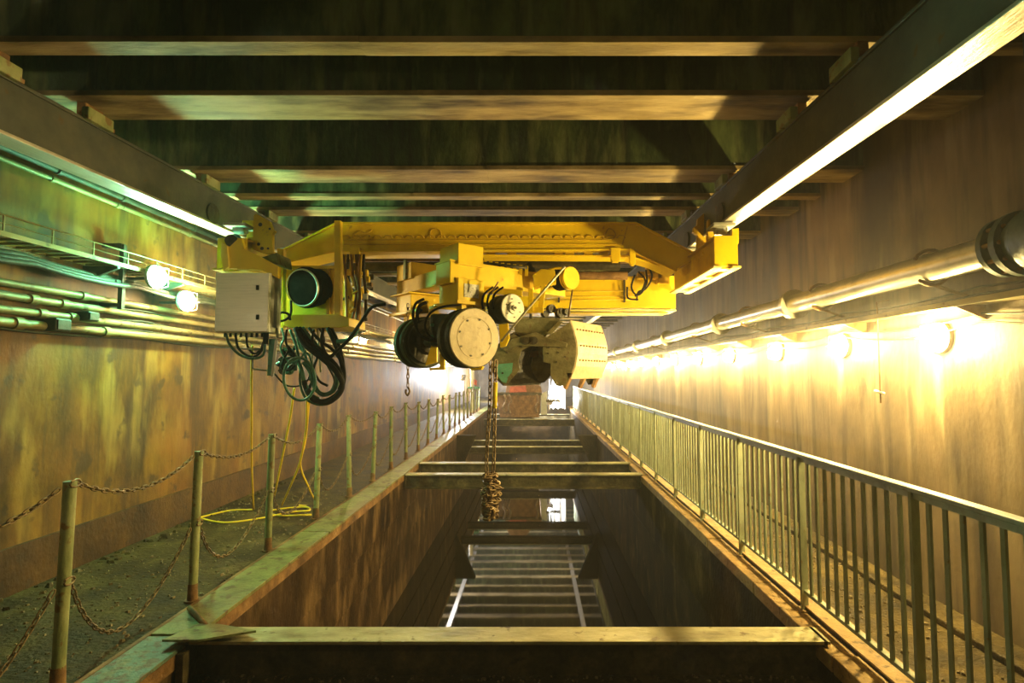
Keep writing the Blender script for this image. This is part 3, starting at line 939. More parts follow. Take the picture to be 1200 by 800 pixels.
# end trucks
def truck(sgn, xi, xo, ya, ye, zb, zt, near_y, name):
    x0, x1 = min(xi, xo), max(xi, xo)
    tr = part(MB().box(x0 + .015, x1 - .015, ya, ye, zb + .02, zt), 'end_truck', 'orange', .006)
    # underside: two pale flanges joined by rungs
    for a, b in ((x0 - .03, x0 + .05), (x1 - .05, x1 + .03)):
        MB().box(a, b, ya - .05, ye + .06, zb, zb + .018).build('sole_flange', 'yellowlight', tr, .003)
    n = 4
    for k in range(n):
        yk = ya + .1 + (ye - ya - .2) * k / (n - 1)
        MB().box(x0 + .03, x1 - .03, yk - .07, yk + .07, zb + .004, zb + .02).build('rung', 'yellow', tr, .003)
    part(MB().box(x0 - .012, x1 + .012, ya - .02, ya + .012, zb + .02, zt + .02), 'end_plate', 'yellow', .004)
    MB().box(x0 - .02, x1 + .02, ya, ye, zt, zt + .014).build('top_plate', 'orange', tr, .003)
    # wheel sets hung on the runway flange: wheels, side cheeks
    for yk in (ya + .12, ye - .25):
        zr = zrun(yk)
        for s2, xw in ((-1, min(RXI, RXI + FW) if sgn > 0 else LXI - FW), (1, RXI + FW if sgn > 0 else LXI)):
            MB().lathe((xw - s2 * .07, yk, zr + .10), (s2, 0, 0), [(0, 0), (0, .07), (.05, .075), (.055, .095), (.075, .095), (.075, 0)], 20).build('wheel', 'darksteel', tr)
        MB().cyl(((x0 + x1) / 2 - .05, yk, zr - .05), ((x0 + x1) / 2 + .05, yk, zr - .05), .05, n=16).build('guide_roller', 'grey', tr)
        MB().box((x0 + x1) / 2 - .10, (x0 + x1) / 2 + .10, yk - .12, yk + .10, zr - .045, zr - .015).build('roller_pad', 'grey', tr, .004)
    return tr


TZB, TZT = CAMZ + .955, CAMZ + 1.235
truck(1, 1.655, 1.845, 4.92, 6.42, TZB, TZT, 0, 'right')
truck(-1, -2.62, -2.86, 4.92, 6.42, TZB - .02, TZT - .02, 0, 'left')
# right hanger bracket (cheek plates either side of the beam)
part(MB().prism(px([(817, 296), (817, 275), (812, 272), (813, 266), (817, 264), (818, 256), (827, 248), (830, 256), (830, 296)], 5.55), (0, .05, 0)), 'hanger_cheek', 'orange', .004)
part(MB().prism(px([(830, 257), (844, 256), (844, 267), (838, 270), (836, 296), (829, 296)], 5.35), (0, .06, 0)), 'hanger_cheek', 'orange', .004)
part(MB().prism(px([(858, 268), (866, 267), (866, 285), (858, 290)], 4.95), (0, .04, 0)), 'outer_cheek', 'yellow', .004)
part(MB().prism(px([(823, 296), (835, 283), (838, 290), (826, 302)], 5.3), (0, .08, 0)), 'gusset', 'orange', .004)
# left hanger: tall cheek with holes, body and sloping arm
chk = part(MB().prism(px([(297, 252), (300, 250), (316, 259), (319, 268), (322, 270), (319, 274), (319, 297), (312, 298), (296, 292), (290, 286), (288, 279), (296, 277)], 5.05), (0, .05, 0)), 'hanger_cheek', 'yellow', .005)
for x, y, w_ in ((305, 263, 2.4), (303, 286, 2.0), (307, 291, 2.2), (316, 268, 1.4), (314, 291, 1.4)):
    q = P(x, y, 5.048)
    MB().cyl(q, q + Vector((0, .01, 0)), w_ * .0079, n=10).build('bolt_hole', 'darksteel', chk)
part(MB().prism(px([(284, 258), (297, 258), (297, 286), (289, 284), (289, 272), (284, 269)], 5.2), (0, .06, 0)), 'hanger_cheek', 'orange', .004)
part(MB().prism(px([(267, 282), (276, 278), (283, 279), (287, 292), (298, 297), (326, 312), (326, 326), (318, 322), (305, 316), (266, 314)], 4.86), (0, .06, 0)), 'side_plate', 'yellow', .004)
part(MB().prism(px([(259, 284), (266, 288), (268, 312), (262, 318), (258, 300)], 4.84), (0, .05, 0)), 'buffer_plate', 'yellowlight', .004)
part(MB().prism(px([(305, 302), (324, 296), (326, 310), (312, 306)], 5.0), (0, .30, 0)), 'landing_plate', 'greenplate', .003)
part(MB().cyl(P(271, 282, 4.85), P(276, 281, 5.0), .055, n=16), 'roller', 'darksteel', 0)
# left drive frame: posts, rails, panel
for x0, x1, y0, y1, nm in ((324.5, 332, 291, 386, 'frame_post'), (391.5, 399, 258, 374, 'frame_post')):
    part(MB().prism(px([(x0, y0), (x1, y0), (x1, y1), (x0, y1)], YF), (0, .07, 0)), nm, 'yellow', .005)
part(MB().prism(px([(334, 313), (391, 313), (391, 373), (334, 373)], YF + .12), (0, .03, 0)), 'drive_panel', 'yellow', .004)
part(MB().prism(px([(332, 311), (392, 311), (392, 315), (332, 315)], YF + .08), (0, .05, 0)), 'panel_rail', 'yellow', .003)
part(MB().prism(px([(332, 368), (395, 368), (409, 372), (409, 382), (396, 384), (340, 384), (332, 381)], YF - .03), (0, .5, 0)), 'drive_ledge', 'yellow', .006)
part(MB().prism(px([(382, 315), (386, 315), (386, 368), (382, 368)], YF + .09), (0, .03, 0)), 'stiffener', 'orange', .003)
part(MB().prism(px([(399, 300), (412, 340), (412, 376), (399, 376)], YF + .35), (0, .05, 0)), 'frame_web', 'orange', .004)
# black slip-ring motor on the panel
c = P(354, 337, YF - .07)
ax = Vector((.26, .94, .16)).normalized()
drum = part(MB().lathe(c, ax, [(0, 0), (0, .165), (.015, .18), (.05, .185), (.05, .20), (.09, .20), (.10, .185), (.22, .185), (.22, 0)], 28), 'motor', 'matt', 0)
MB().lathe(c - ax * .004, ax, [(0, .168), (-.006, .176), (.012, .184)], 28).build('rim', 'steel', drum)
part(MB().tube(catmull(px([(341, 352), (341, 366), (337, 373), (329, 376), (325, 371), (330, 366), (338, 368), (340, 375)], YF - .12), 6), .012, 6), 'hose', 'rubber', 0)
# valve bank and pipework behind the frame (small fittings)
random.seed(11)
for k in range(34):
    x = random.uniform(404, 436)
    y = random.uniform(318, 368)
    s_ = random.uniform(1.6, 4.2)
    if x > 425 and y > 350:
        continue
    m_ = random.choice(['orange', 'rust', 'darksteel', 'yellow', 'grey', 'darksteel'])
    q = P(x, y, YF + random.uniform(.25, .6))
    r_ = s_ * .008
    if random.random() < .5:
        d = Vector((random.uniform(-1, 1), random.uniform(-.3, .3), random.uniform(-1, 1))).normalized()
        part(MB().cyl(q - d * r_ * 2, q + d * r_ * 2, r_ * .8, n=8), 'fitting', m_, 0)
    else:
        part(MB().box(q.x - r_, q.x + r_, q.y, q.y + r_ * 2, q.z - r_ * 1.3, q.z + r_ * 1.3), 'fitting', m_, .003)
for k in range(9):
    x = 402 + k * 3.0
    part(MB().tube(catmull(px([(x, 298), (x + random.uniform(-3, 4), 320), (x + random.uniform(-3, 6), 345), (x + random.uniform(-2, 5), 376)], YF + .30 + .04 * (k % 3)), 5), random.uniform(.010, .02), 6),
         'riser_pipe', ['rust', 'orange', 'darksteel'][k % 3], 0)

# ---------------------------------------------------------------- hoist trolley (turned about 40 degrees)
A40 = math.radians(40)
FR = (Vector((P(537, 300, 4.6).x, 4.6, 0)), Vector((math.cos(A40), math.sin(A40), 0)), Vector((-math.sin(A40), math.cos(A40), 0)))
def zy(y, Y=4.6): return P(537, y, Y).z
ho_ = thing('hoist_trolley', (FR[0].x, 5.0, zy(432)), 'yellow hoist trolley of stacked box beams with wheels under the crane', 'hoist')


def hp(mb, name, m, bevel=.006, par=None):
    return mb.build(name, m, par or ho_, bevel)


hp(MB().lbox(FR, 0, .26, 0, .31, zy(309), zy(284)), 'upper_box', 'yellow')
hp(MB().lbox(FR, .01, .02, .12, .14, zy(309), zy(283)), 'box_rib', 'orange', 0)
hp(MB().lbox(FR, -.06, 1.28, .03, .27, zy(331), zy(304)), 'long_beam', 'yellow')
hp(MB().lbox(FR, -.07, 1.29, .02, .28, zy(306), zy(304)), 'beam_cover', 'yellow', .002)
hp(MB().lbox(FR, 0, .27, 0, .31, zy(352), zy(325)), 'lower_box', 'yellow')
hp(MB().lbox(FR, .06, .21, -.006, .0, zy(347), zy(331)), 'data_plate', 'label', .002)
hp(MB().lbox(FR, -.03, .31, -.04, .36, zy(356), zy(352)), 'base_plate', 'yellow', .003)
hp(MB().lbox(FR, -.02, .05, .12, .42, zy(328), zy(325)), 'top_plate', 'orange', .003)
hp(MB().lbox(FR, .03, .22, .25, 1.22, zy(327), zy(307)), 'cross_beam', 'orange')
hp(MB().lbox(FR, .0, .33, .85, 1.16, zy(314) + .03, zy(292) + .03), 'upper_box', 'orange')
hp(MB().lbox(FR, -.02, .0, .93, .98, zy(314) + .03, zy(288) + .03), 'box_rib', 'post', 0)
hp(MB().lbox(FR, .0, .33, .85, 1.16, zy(353), zy(331)), 'lower_box', 'yellow')
hp(MB().lbox(FR, -.05, .36, .80, 1.20, zy(331), zy(329)), 'top_plate', 'yellow', .003)
hp(MB().lbox(FR, -.05, .36, .30, 1.22, zy(358), zy(354)), 'base_plate', 'yellow', .003)
hp(MB().lbox(FR, .05, .13, 1.0, 1.10, zy(392), zy(357)), 'leg', 'yellow', .004)
hp(MB().lbox(FR, .28, .36, .9, 1.0, zy(390), zy(357)), 'leg', 'orange', .004)
for a, b in ((.05, .10), (.16, .20), (.25, .30)):
    hp(MB().lbox(FR, a, b, .02, .10, zy(372), zy(356)), 'hanger_strap', 'yellow', .003)
NV = -FR[2]      # wheels face along -v (towards the viewer and to the right)


def wheel(px_, py_, Y, R, thick, mface, mrim, name, bolts=0, hub=False):
    c = P(px_, py_, Y)
    wv = hp(MB().lathe(c, -NV, [(0, 0), (0, R * .93), (.012, R), (thick * .3, R), (thick * .36, R * .9), (thick * .62, R * .9), (thick * .7, R * 1.0), (thick, R * .98), (thick, 0)], 40), name, mrim, 0)
    MB().lathe(c - (-NV) * .004, -NV, [(0, 0), (0, R * .95), (.012, R * .975)], 40).build('face_plate', mface, wv)
    a = Vector((0, 0, 1))
    b = NV.cross(a)
    for k in range(bolts):
        t_ = 2 * PI * (k + .35) / bolts
        q = c + NV * .004 + (a * math.sin(t_) + b * math.cos(t_)) * R * .62
        MB().cyl(q, q + NV * .008, R * .035, n=8).build('bolt', 'darksteel', wv)
    if hub:
        MB().lathe(c + NV * .004, NV, [(0, R * .42), (.012, R * .40), (.012, R * .2), (.03, R * .16), (.03, 0)], 20).build('hub', mface, wv)
        MB().cyl(c + NV * .03, c + NV * .04, R * .09, n=10).build('axle_nut', 'darksteel', wv)
    return wv


w1 = wheel(556.5, 395.5, 4.42, .248, .19, 'disc', 'tyre', 'front_wheel', 8)
MB().lathe(P(556.5, 395.5, 4.42) + NV * .004, NV, [(0, .172), (.003, .17), (.003, .162), (0, .16)], 36).build('ring_groove', 'shell', w1)
w2 = wheel(500, 401, 4.98, .235, .20, 'tyre', 'tyre', 'rear_wheel', 0)
MB().lathe(P(500, 401, 4.98) + NV * .01, NV, [(0, .20), (.02, .195), (.02, .12), (.06, .10), (.06, 0)], 30).build('dished_hub', 'darksteel', w2)
wheel(601, 361, 4.70, .128, .20, 'whitedisc', 'tyre', 'brake_drum', 6, True)
sv = wheel(669.5, 325.5, 5.15, .112, .05, 'yellow', 'yellow', 'rope_sheave', 0)
for k in range(4):
    q = P(669.5, 325.5, 5.15) + FR[2] * (.06 + .034 * k)
    hp(MB().lathe(q, FR[2], [(0, 0), (0, .10), (.010, .105), (.014, .08), (.024, .08), (.028, .1), (.028, 0)], 24), 'rope_groove', 'rubber', 0)
axc, axd = P(556, 395, 4.5), P(500, 401, 4.98)
hp(MB().cyl(axc, axd, .055, n=14), 'axle', 'darksteel', 0)
mid = axc.lerp(axd, .55)
gb = hp(MB().box(mid.x - .13, mid.x + .10, mid.y - .14, mid.y + .14, mid.z - .06, mid.z + .22), 'gearbox', 'duct', .03)
for dx, dz in ((-.1, .02), (-.1, .12), (.05, .02), (.05, .14)):
    q = mid + Vector((dx, -.145, dz))
    MB().cyl(q, q + Vector((0, -.015, 0)), .016, n=8).build('bolt', 'teal', gb)
MB().box(mid.x - .02, mid.x + .04, mid.y - .17, mid.y - .14, mid.z - .02, mid.z + .10).build('sight_glass', 'teal', gb, .006)
hp(MB().cyl(mid + Vector((-.18, -.05, -.02)), mid + Vector((.14, -.12, -.02)), .035, n=12), 'drive_shaft', 'duct', 0)
# looped leads round the gearbox
for pts, r_ in (([(541, 357), (520, 359), (505, 366), (498, 380), (502, 392), (512, 398), (524, 396)], .010),
                ([(494, 362), (488, 372), (489, 388), (497, 396), (512, 400), (528, 398)], .013),
                ([(500, 354), (492, 358), (489, 366), (490, 378)], .014), ([(497, 350), (487, 356), (484, 370), (488, 384)], .012)):
    hp(MB().tube(catmull(px(pts, 4.55), 6), r_, 7), 'lead', 'rubber', 0)
hp(MB().prism(px([(490, 354), (501, 352), (502, 366), (489, 367)], 4.6), (0, .06, 0)), 'junction_block', 'orange', .006)
hp(MB().prism(px([(515, 400), (521, 398), (521, 433), (503, 434), (503, 431), (515, 430)], 4.75), (0, .06, 0)), 'wheel_guard', 'yellow', .004)
hp(MB().prism(px([(505, 405), (512, 402), (512, 424), (498, 428)], 4.85), (0, .05, 0)), 'wheel_guard', 'yellow', .004)
hp(MB().prism(px([(549, 429), (566, 429), (564, 433), (552, 434)], 4.46), (0, .14, 0)), 'wheel_guard', 'yellow', .003)
hp(MB().prism(px([(584, 376), (595, 375), (597, 396), (593, 405), (586, 407)], 4.95), (0, .08, 0)), 'drum_bracket', 'yellow', .004)
# brackets carrying the rope sheave
hp(MB().prism(px([(624, 322), (634, 315), (650, 316), (652, 332), (638, 334), (626, 338)], 5.05), (0, .10, 0)), 'sheave_arm', 'yellow')
hp(MB().tube(catmull(px([(642, 317), (652, 314), (664, 315)], 5.1), 5), .014, 6), 'sheave_guard', 'yellow', 0)
hp(MB().prism(px([(619, 338), (625, 338), (625, 364), (619, 364)], 5.0), (0, .06, 0)), 'stay', 'yellow', .004)
hp(MB().prism(px([(634, 334), (640, 334), (636, 366), (630, 366)], 5.05), (0, .06, 0)), 'stay', 'yellow', .004)
hp(MB().prism(px([(605, 358), (637, 360), (637, 366), (605, 366)], 5.02), (0, .06, 0)), 'stay', 'yellow', .004)
hp(MB().prism(px([(566, 335), (612, 340), (612, 347), (566, 343)], 4.85), (0, .08, 0)), 'under_beam', 'yellow', .004)
for x in (566, 572, 578):
    hp(MB().tube(catmull(px([(x + 12, 336), (x + 2, 344), (x - 1, 354), (x, 362)], 4.7), 5), .010, 6), 'lead', 'rubber', 0)
# small pipework along the top of the long beam
for x in range(566, 616, 7):
    hp(MB().prism(px([(x, 305 + (x - 566) * .13), (x + 4, 305 + (x - 566) * .13), (x + 4, 313 + (x - 566) * .2), (x, 313 + (x - 566) * .2)], 5.05), (0, .03, 0)), 'pipe_clip', 'yellow', .002)
hp(MB().tube(px([(562, 308), (618, 314)], 5.06), .018, 7), 'oil_pipe', 'darksteel', 0)
for x, y, s_ in ((620, 318, 5), (617, 312, 4), (644, 362, 5), (655, 367, 6), (662, 366, 4), (637, 368, 4)):
    q = P(x, y, 5.3)
    hp(MB().lathe(q, (.5, -.86, 0), [(0, 0), (0, s_ * .0085), (.05, s_ * .0085), (.05, 0)], 12), 'pulley_pin', 'darksteel', 0)

# wire ropes
for pts, Y_, r_, lab in (([(662, 312), (640, 337), (615, 366), (587, 400)], 4.62, .010, 'pale wire rope slanting down from the rope sheave to the wheel'),
                         ([(671, 338), (669, 352), (666, 372)], 5.2, .009, 'dark wire rope dropping from the sheave to the grab'),
                         ([(584, 330), (575, 345)], 4.62, .007, 'short wire rope stub above the brake drum')):
    tag(MB().tube(px(pts, Y_), r_, 7).build('wire_rope', 'wire' if 'pale' in lab else 'chain'), lab, 'wire rope')

# ---------------------------------------------------------------- clamshell grab
YGB = 6.3
gr = thing('clamshell_grab', (P(628, 452, YGB).x, YGB + .3, P(628, 452, YGB).z), 'olive clamshell grab bucket with riveted shell in lamp-lit tan and teeth under the crane', 'grab bucket')
DV = Vector((.44, .72, 0))      # depth of the buckets


def gp(mb, name, m, bevel=.004, par=None):
    return mb.build(name, m, par or gr, bevel)


right_pl = [(636, 398), (650, 389), (668, 377), (672, 388), (675, 402), (675.5, 414), (673, 428), (668, 442), (662, 452), (652, 452), (645, 440), (645, 426), (637, 424), (636, 410)]
left_pl = [(577, 427), (581, 410), (590, 398), (602, 391), (614, 398), (622, 405), (611, 411), (607.5, 422), (609, 433), (603, 440), (595, 449), (590, 450), (584, 444), (579, 436)]
for nm, pl in (('bucket_side', right_pl), ('bucket_side', left_pl)):
    s_ = gp(MB().prism(px(pl, YGB), (0, .035, 0)), nm, 'grab')
    gp(MB().prism([p + DV for p in px(pl, YGB)], (0, .035, 0)), 'bucket_side', 'grab')
# curved shells
def shell(pl_idx, pl, name, m, th=.02):
    pts = px([pl[i] for i in pl_idx], YGB)
    mb = MB()
    cen = sum((p for p in px(pl, YGB)), Vector()) / len(pl)
    for a, b in zip(pts[:-1], pts[1:]):
        na, nb_ = (a - cen).normalized() * th, (b - cen).normalized() * th
        mb.hexa([a, b, b + DV, a + DV, a + na, b + nb_, b + nb_ + DV, a + na + DV])
    return mb
rs = gp(shell([2, 3, 4, 5, 6, 7], right_pl, 'shell', 'shell'), 'bucket_shell', 'shell', 0)
gp(shell([11, 12, 13, 0, 1, 2, 3], left_pl, 'shell', 'teal'), 'bucket_shell', 'darksteel', 0)  # dark steel tone puts the shade inside the bucket into the colour
# rivet rows across the shell
sp = px([right_pl[i] for i in (2, 3, 4, 5, 6, 7)], YGB)
for (a, b, f) in ((sp[0], sp[1], .75), (sp[2], sp[3], .2), (sp[3], sp[4], .55)):
    q0 = a.lerp(b, f) + Vector((.02, 0, 0))
    for k in range(10):
        q = q0 + DV * (.08 + .093 * k)
        MB().cyl(q, q + Vector((.012, -.004, 0)), .010, n=6).build('rivet', 'rust', rs)
# lip and teeth
for k, f in enumerate((.03, .48, .93)):
    q = P(668, 440, YGB) + DV * f
    gp(MB().prism([q + Vector(v) for v in ((-.03, 0, .06), (.03, 0, .06), (-.07, 0, -.16), (-.10, 0, -.14))], DV.normalized() * .06), 'tooth', 'rust')
gp(MB().hexa([P(664, 437, YGB), P(671, 437, YGB), P(671, 437, YGB) + DV, P(664, 437, YGB) + DV, P(666, 443, YGB), P(668, 443, YGB), P(668, 443, YGB) + DV, P(666, 443, YGB) + DV]), 'cutting_lip', 'rust', 0)
# head block, arms, hinges
gp(MB().prism(px([(603, 374), (636, 372), (657, 373), (655, 380), (643, 390), (634, 399), (612, 396), (603, 390)], YGB + .06), (0, .5, 0)), 'head_block', 'grab', .01)
gp(MB().prism(px([(640, 391), (654, 376), (660, 377), (646, 392)], YGB - .03), (0, .05, 0)), 'arm', 'grab', .006)
gp(MB().prism(px([(600, 397), (628, 389), (640, 395), (665, 402), (664, 407), (640, 406), (606, 405), (592, 412), (588, 408)], YGB - .05), (0, .05, 0)), 'cross_arm', 'grab', .006)
for x, y in ((616, 399), (626, 399)):
    q = P(x, y, YGB - .05)
    gp(MB().lathe(q, (0, -1, 0), [(0, .045), (.025, .042), (.025, .02), (.04, .02), (.04, 0)], 16), 'hinge_pin', 'darksteel', 0)
for x, y in ((594, 413), (643, 407), (655, 407), (642, 414), (654, 413), (652, 424), (611, 406), (662, 418), (589, 437)):
    q = P(x, y, YGB)
    gp(MB().cyl(q, q + Vector((0, -.012, 0)), .012, n=8), 'bolt', 'darksteel', 0)
gp(MB().prism(px([(610, 412), (631, 411), (631, 418), (609, 418)], YGB + .65), (0, .1, 0)), 'spreader_bar', 'rust')
gp(MB().prism(px([(579, 427), (601, 425), (600, 436), (596, 441), (593, 449), (588, 447), (582, 439)], YGB - .006), (0, .006, 0)), 'paint_patch', 'teal', 0)
# suspension chains of the grab
gp(MB().tube(px([(622, 376), (622, 352)], YGB + .5), .02, 8), 'suspension_link', 'darksteel', 0)
gp(MB().tube([P(652, 376, YGB + .4), P(652, 358, YGB + .62)], .02, 8), 'suspension_link', 'darksteel', 0)

# ---------------------------------------------------------------- control cabinet and hanging leads
cb = thing('control_cabinet', (P(283, 389, 4.85).x, 4.95, P(283, 389, 4.85).z), 'stainless steel control cabinet hung at the left end of the crane', 'cabinet')
yc = 4.82
a, b = P(253, 319, yc), P(314, 389, yc)
MB().box(a.x, b.x, yc + .02, yc + .24, b.z, a.z).build('body', 'steel', cb, .006)
dr = MB().box(a.x + .004, b.x - .004, yc, yc + .02, b.z + .004, a.z - .004).build('door', 'steel', cb, .005)
for y in (337, 371.5):
    q = P(302, y, yc)
    MB().box(q.x - .012, q.x + .012, yc - .012, yc, q.z - .022, q.z + .022).build('latch', 'rubber', dr, .003)
MB().box(a.x - .03, a.x, yc + .05, yc + .2, a.z - .06, a.z).build('mounting_lug', 'grey', cb)
MB().box(b.x, b.x + .03, yc + .1, yc + .14, b.z + .05, b.z + .5).build('mounting_strip', 'grey', cb)
for k in range(8):
    q = P(264 + 6.2 * k, 389, yc + .12)
    MB().cyl(q, q + Vector((0, 0, -.045)), .012, n=10).build('cable_gland', 'rubber', cb)
MB().cyl(P(312, 390, yc + .1), P(311, 403, yc + .1), .024, n=12).build('conduit_elbow', 'rubber', cb)


def hose(pts, Y_, r_, m, label, name='hose', group='looped hoses under the crane', dY=0.0, cat='hose'):
    q = [P(x, y, Y_ + dY * i / len(pts)) for i, (x, y) in enumerate(pts)]
    return tag(MB().tube(catmull(q, 8), r_, 8).build(name, m), label, cat, group)


hose([(265, 392), (270, 405), (282, 416), (296, 420), (308, 416), (311, 402)], 4.94, .012, 'greenhose', 'outer dark loop of cable below the steel cabinet')
hose([(276, 392), (279, 407), (289, 416), (300, 417), (308, 408), (311, 398)], 4.97, .011, 'rubber', 'middle loop of cable below the steel cabinet')
hose([(289, 392), (290, 405), (297, 414), (305, 410), (309, 400)], 4.99, .010, 'rubber', 'inner loop of cable below the steel cabinet')
t = thing('hanging_bracket', P(318, 440, 4.95), 'teal angle bar with pale rods hanging beside the steel cabinet', 'bracket')
MB().prism(px([(315, 397), (323, 397), (318, 440), (313, 440)], 4.95), (0, .03, 0)).build('angle_bar', 'teal', t, .003)
MB().prism(px([(322, 398), (325, 398), (320, 441), (317, 441)], 4.93), (0, .02, 0)).build('edge_bar', 'grey', t, .002)
MB().tube(px([(325, 396), (325, 378), (327, 352)], 4.98), .012, 6).build('drop_rod', 'grey', t)
MB().tube(px([(296, 418), (296, 431), (298, 432.5), (313, 434)], 4.95), .008, 6).build('hook_rod', 'grey', t)
MB().tube(px([(283, 408), (305, 409)], 4.97), .010, 6).build('cross_rod', 'grey', t)
random.seed(5)
big = [([(346, 384), (358, 404), (378, 420), (393, 434), (401, 450), (396, 463), (383, 471), (368, 468), (360, 456)], .026, 'rubber', 'thickest black hose, outer of the big loop under the drive'),
       ([(350, 384), (363, 402), (384, 418), (398, 436), (400, 455), (388, 467), (374, 470), (362, 462), (356, 446)], .024, 'rubber', 'second thick black hose in the big loop under the drive'),
       ([(354, 384), (370, 404), (389, 424), (395, 444), (390, 458), (378, 462), (368, 452), (364, 436), (356, 424)], .022, 'greenhose', 'dark green hose inside the big loop under the drive'),
       ([(384, 384), (392, 402), (399, 422), (402, 442), (398, 456)], .020, 'rubber', 'black hose dropping straight from the drive ledge to the loop'),
       ([(388, 384), (397, 404), (402, 426), (403, 448), (396, 460)], .018, 'rubber', 'second black hose dropping from the drive ledge to the loop'),
       ([(379, 384), (377, 402), (385, 418), (396, 410), (410, 396), (424, 376), (436, 360), (452, 356)], .016, 'rubber', 'black hose rising to the hoist past the far lamps'),
       ([(347, 418), (353, 432), (357, 448), (364, 462), (374, 468)], .02, 'greenhose', 'dark green hose at the inner edge of the loop'),
       ([(356, 386), (352, 400), (357, 414), (362, 430), (366, 444), (372, 456)], .014, 'teal', 'thin teal hose twisted into the loop'),
       ([(346, 388), (352, 408), (362, 416), (366, 432), (363, 446)], .010, 'greenhose', 'thin green lead crossing the hose loop'),
       ([(322, 438), (330, 447), (338, 452), (350, 452), (360, 446), (364, 436)], .008, 'rubber', 'thin black lead from the angle bar to the loop'),
       ([(336, 386), (335, 400), (338, 410), (333, 420), (330, 430), (338, 434), (346, 428)], .010, 'rubber', 'thin black lead hanging below the drive frame'),
       ([(368, 386), (366, 400), (372, 416), (368, 432), (374, 446), (384, 452)], .012, 'rubber', 'black lead hanging behind the hose loop')]
big += [([(340, 386), (347, 405), (352, 428), (352, 450), (360, 468), (378, 474), (394, 466)], .013, 'greenhose', 'green hose outlining the bottom of the hose loop'),
        ([(362, 384), (374, 398), (392, 412), (403, 432), (402, 452), (390, 470), (372, 473), (362, 458), (370, 440)], .015, 'rubber', 'long black hose circling outside the whole loop'),
        ([(374, 384), (380, 398), (376, 412), (384, 428), (392, 446), (386, 462)], .011, 'darksteel', 'dull steel braided hose inside the loop'),
        ([(330, 384), (333, 396), (329, 406), (333, 418), (342, 424), (352, 420), (358, 410)], .009, 'teal', 'thin teal lead above the coupling cluster'),
        ([(395, 400), (408, 398), (416, 390), (420, 384)], .02, 'teal', 'short teal hose stub right of the drive ledge')]
for i, (pts, r_, m_, lab) in enumerate(big):
    hose(pts, 5.12 + .035 * (i % 5), r_, m_, lab)
ring = [P(351 + 18.5 * math.cos(2 * PI * k / 28) + 1.5 * math.sin(2 * PI * k / 28), 444 + 25 * math.sin(2 * PI * k / 28), 5.02 + .05 * math.sin(2 * PI * k / 28)) for k in range(28)]
tag(MB().tube(ring, .013, 8, True).build('hose', 'greenhose'), 'single round green hose ring at the front of the loop', 'hose', 'looped hoses under the crane')
t = thing('coupling_cluster', P(337, 438, 5.2), 'cluster of dark hose couplings left of the hose ring', 'coupling')
for k in range(16):
    q = P(random.uniform(326, 348), random.uniform(408, 437), 5.2 + random.uniform(-.05, .1))
    d = Vector((random.uniform(-1, 1), random.uniform(-.3, .3), random.uniform(-1, 1))).normalized()
    r_ = random.uniform(.012, .03)
    MB().cyl(q - d * .03, q + d * .035, r_, n=8).cyl(q - d * .01, q + d * .01, r_ * 1.3, n=6).build('coupling', random.choice(['rubber', 'darksteel', 'greenhose']), t)
MB().prism(px([(326, 420), (348, 416), (348, 434), (327, 437)], 5.32), (0, .03, 0)).build('backing_plate', 'darksteel', t, .004)
for k, (x0, y0, x1, y1) in enumerate(((366, 380, 366, 432), (372, 380, 376, 436))):
    tag(MB().tube(px([(x0, y0), (x1, y1)], 5.35), .012, 6).build('drop_rod', 'grey'), ['pale rod behind the hose loop, left of two', 'pale rod behind the hose loop, right of two'][k], 'rod')
# yellow ropes down to the walkway
fz = .008
def floor_pt(x, y):
    v = P(x, y, 1.0) - Vector((0, 0, CAMZ))
    t_ = (fz - CAMZ) / v.z
    return Vector((v.x * t_, t_, fz))
ra = [P(296, 405, 5.05), P(295, 432, 5.2), P(295, 480, 5.6), P(295, 540, 6.15), floor_pt(297, 597)]
rb = [P(345, 455, 5.4), P(340, 490, 5.6), P(330, 540, 5.95), P(322, 578, 6.3), floor_pt(318, 590)]
rc = [P(360, 462, 5.4), P(359, 500, 5.7), P(352, 540, 5.95), P(340, 570, 6.3), floor_pt(330, 592)]
rd = [P(363, 462, 5.45), P(358, 515, 5.8), P(352, 545, 6.0), P(362, 572, 6.3), floor_pt(370, 592), floor_pt(350, 592)]
for pth, lab in ((ra, 'straight yellow rope hanging below the steel cabinet'), (rb, 'slack yellow rope slanting left from the hose loop'),
                 (rc, 'middle yellow rope from the hose loop to the floor'), (rd, 'yellow rope curling back below the hose loop')):
    tag(MB().tube(catmull(pth, 8), .011, 7).build('yellow_rope', 'rope'), lab, 'rope', 'yellow ropes below the crane')
fl_ = [(297, 597), (270, 598), (243, 604), (236, 607), (262, 612), (300, 608), (340, 600), (362, 598), (358, 594), (330, 596), (312, 600), (330, 604), (365, 603)]
tag(MB().tube(catmull([floor_pt(x, y) for x, y in fl_], 8), .011, 7).build('yellow_rope', 'rope'), 'loose yellow rope lying in loops on the walkway', 'rope', 'yellow ropes below the crane')

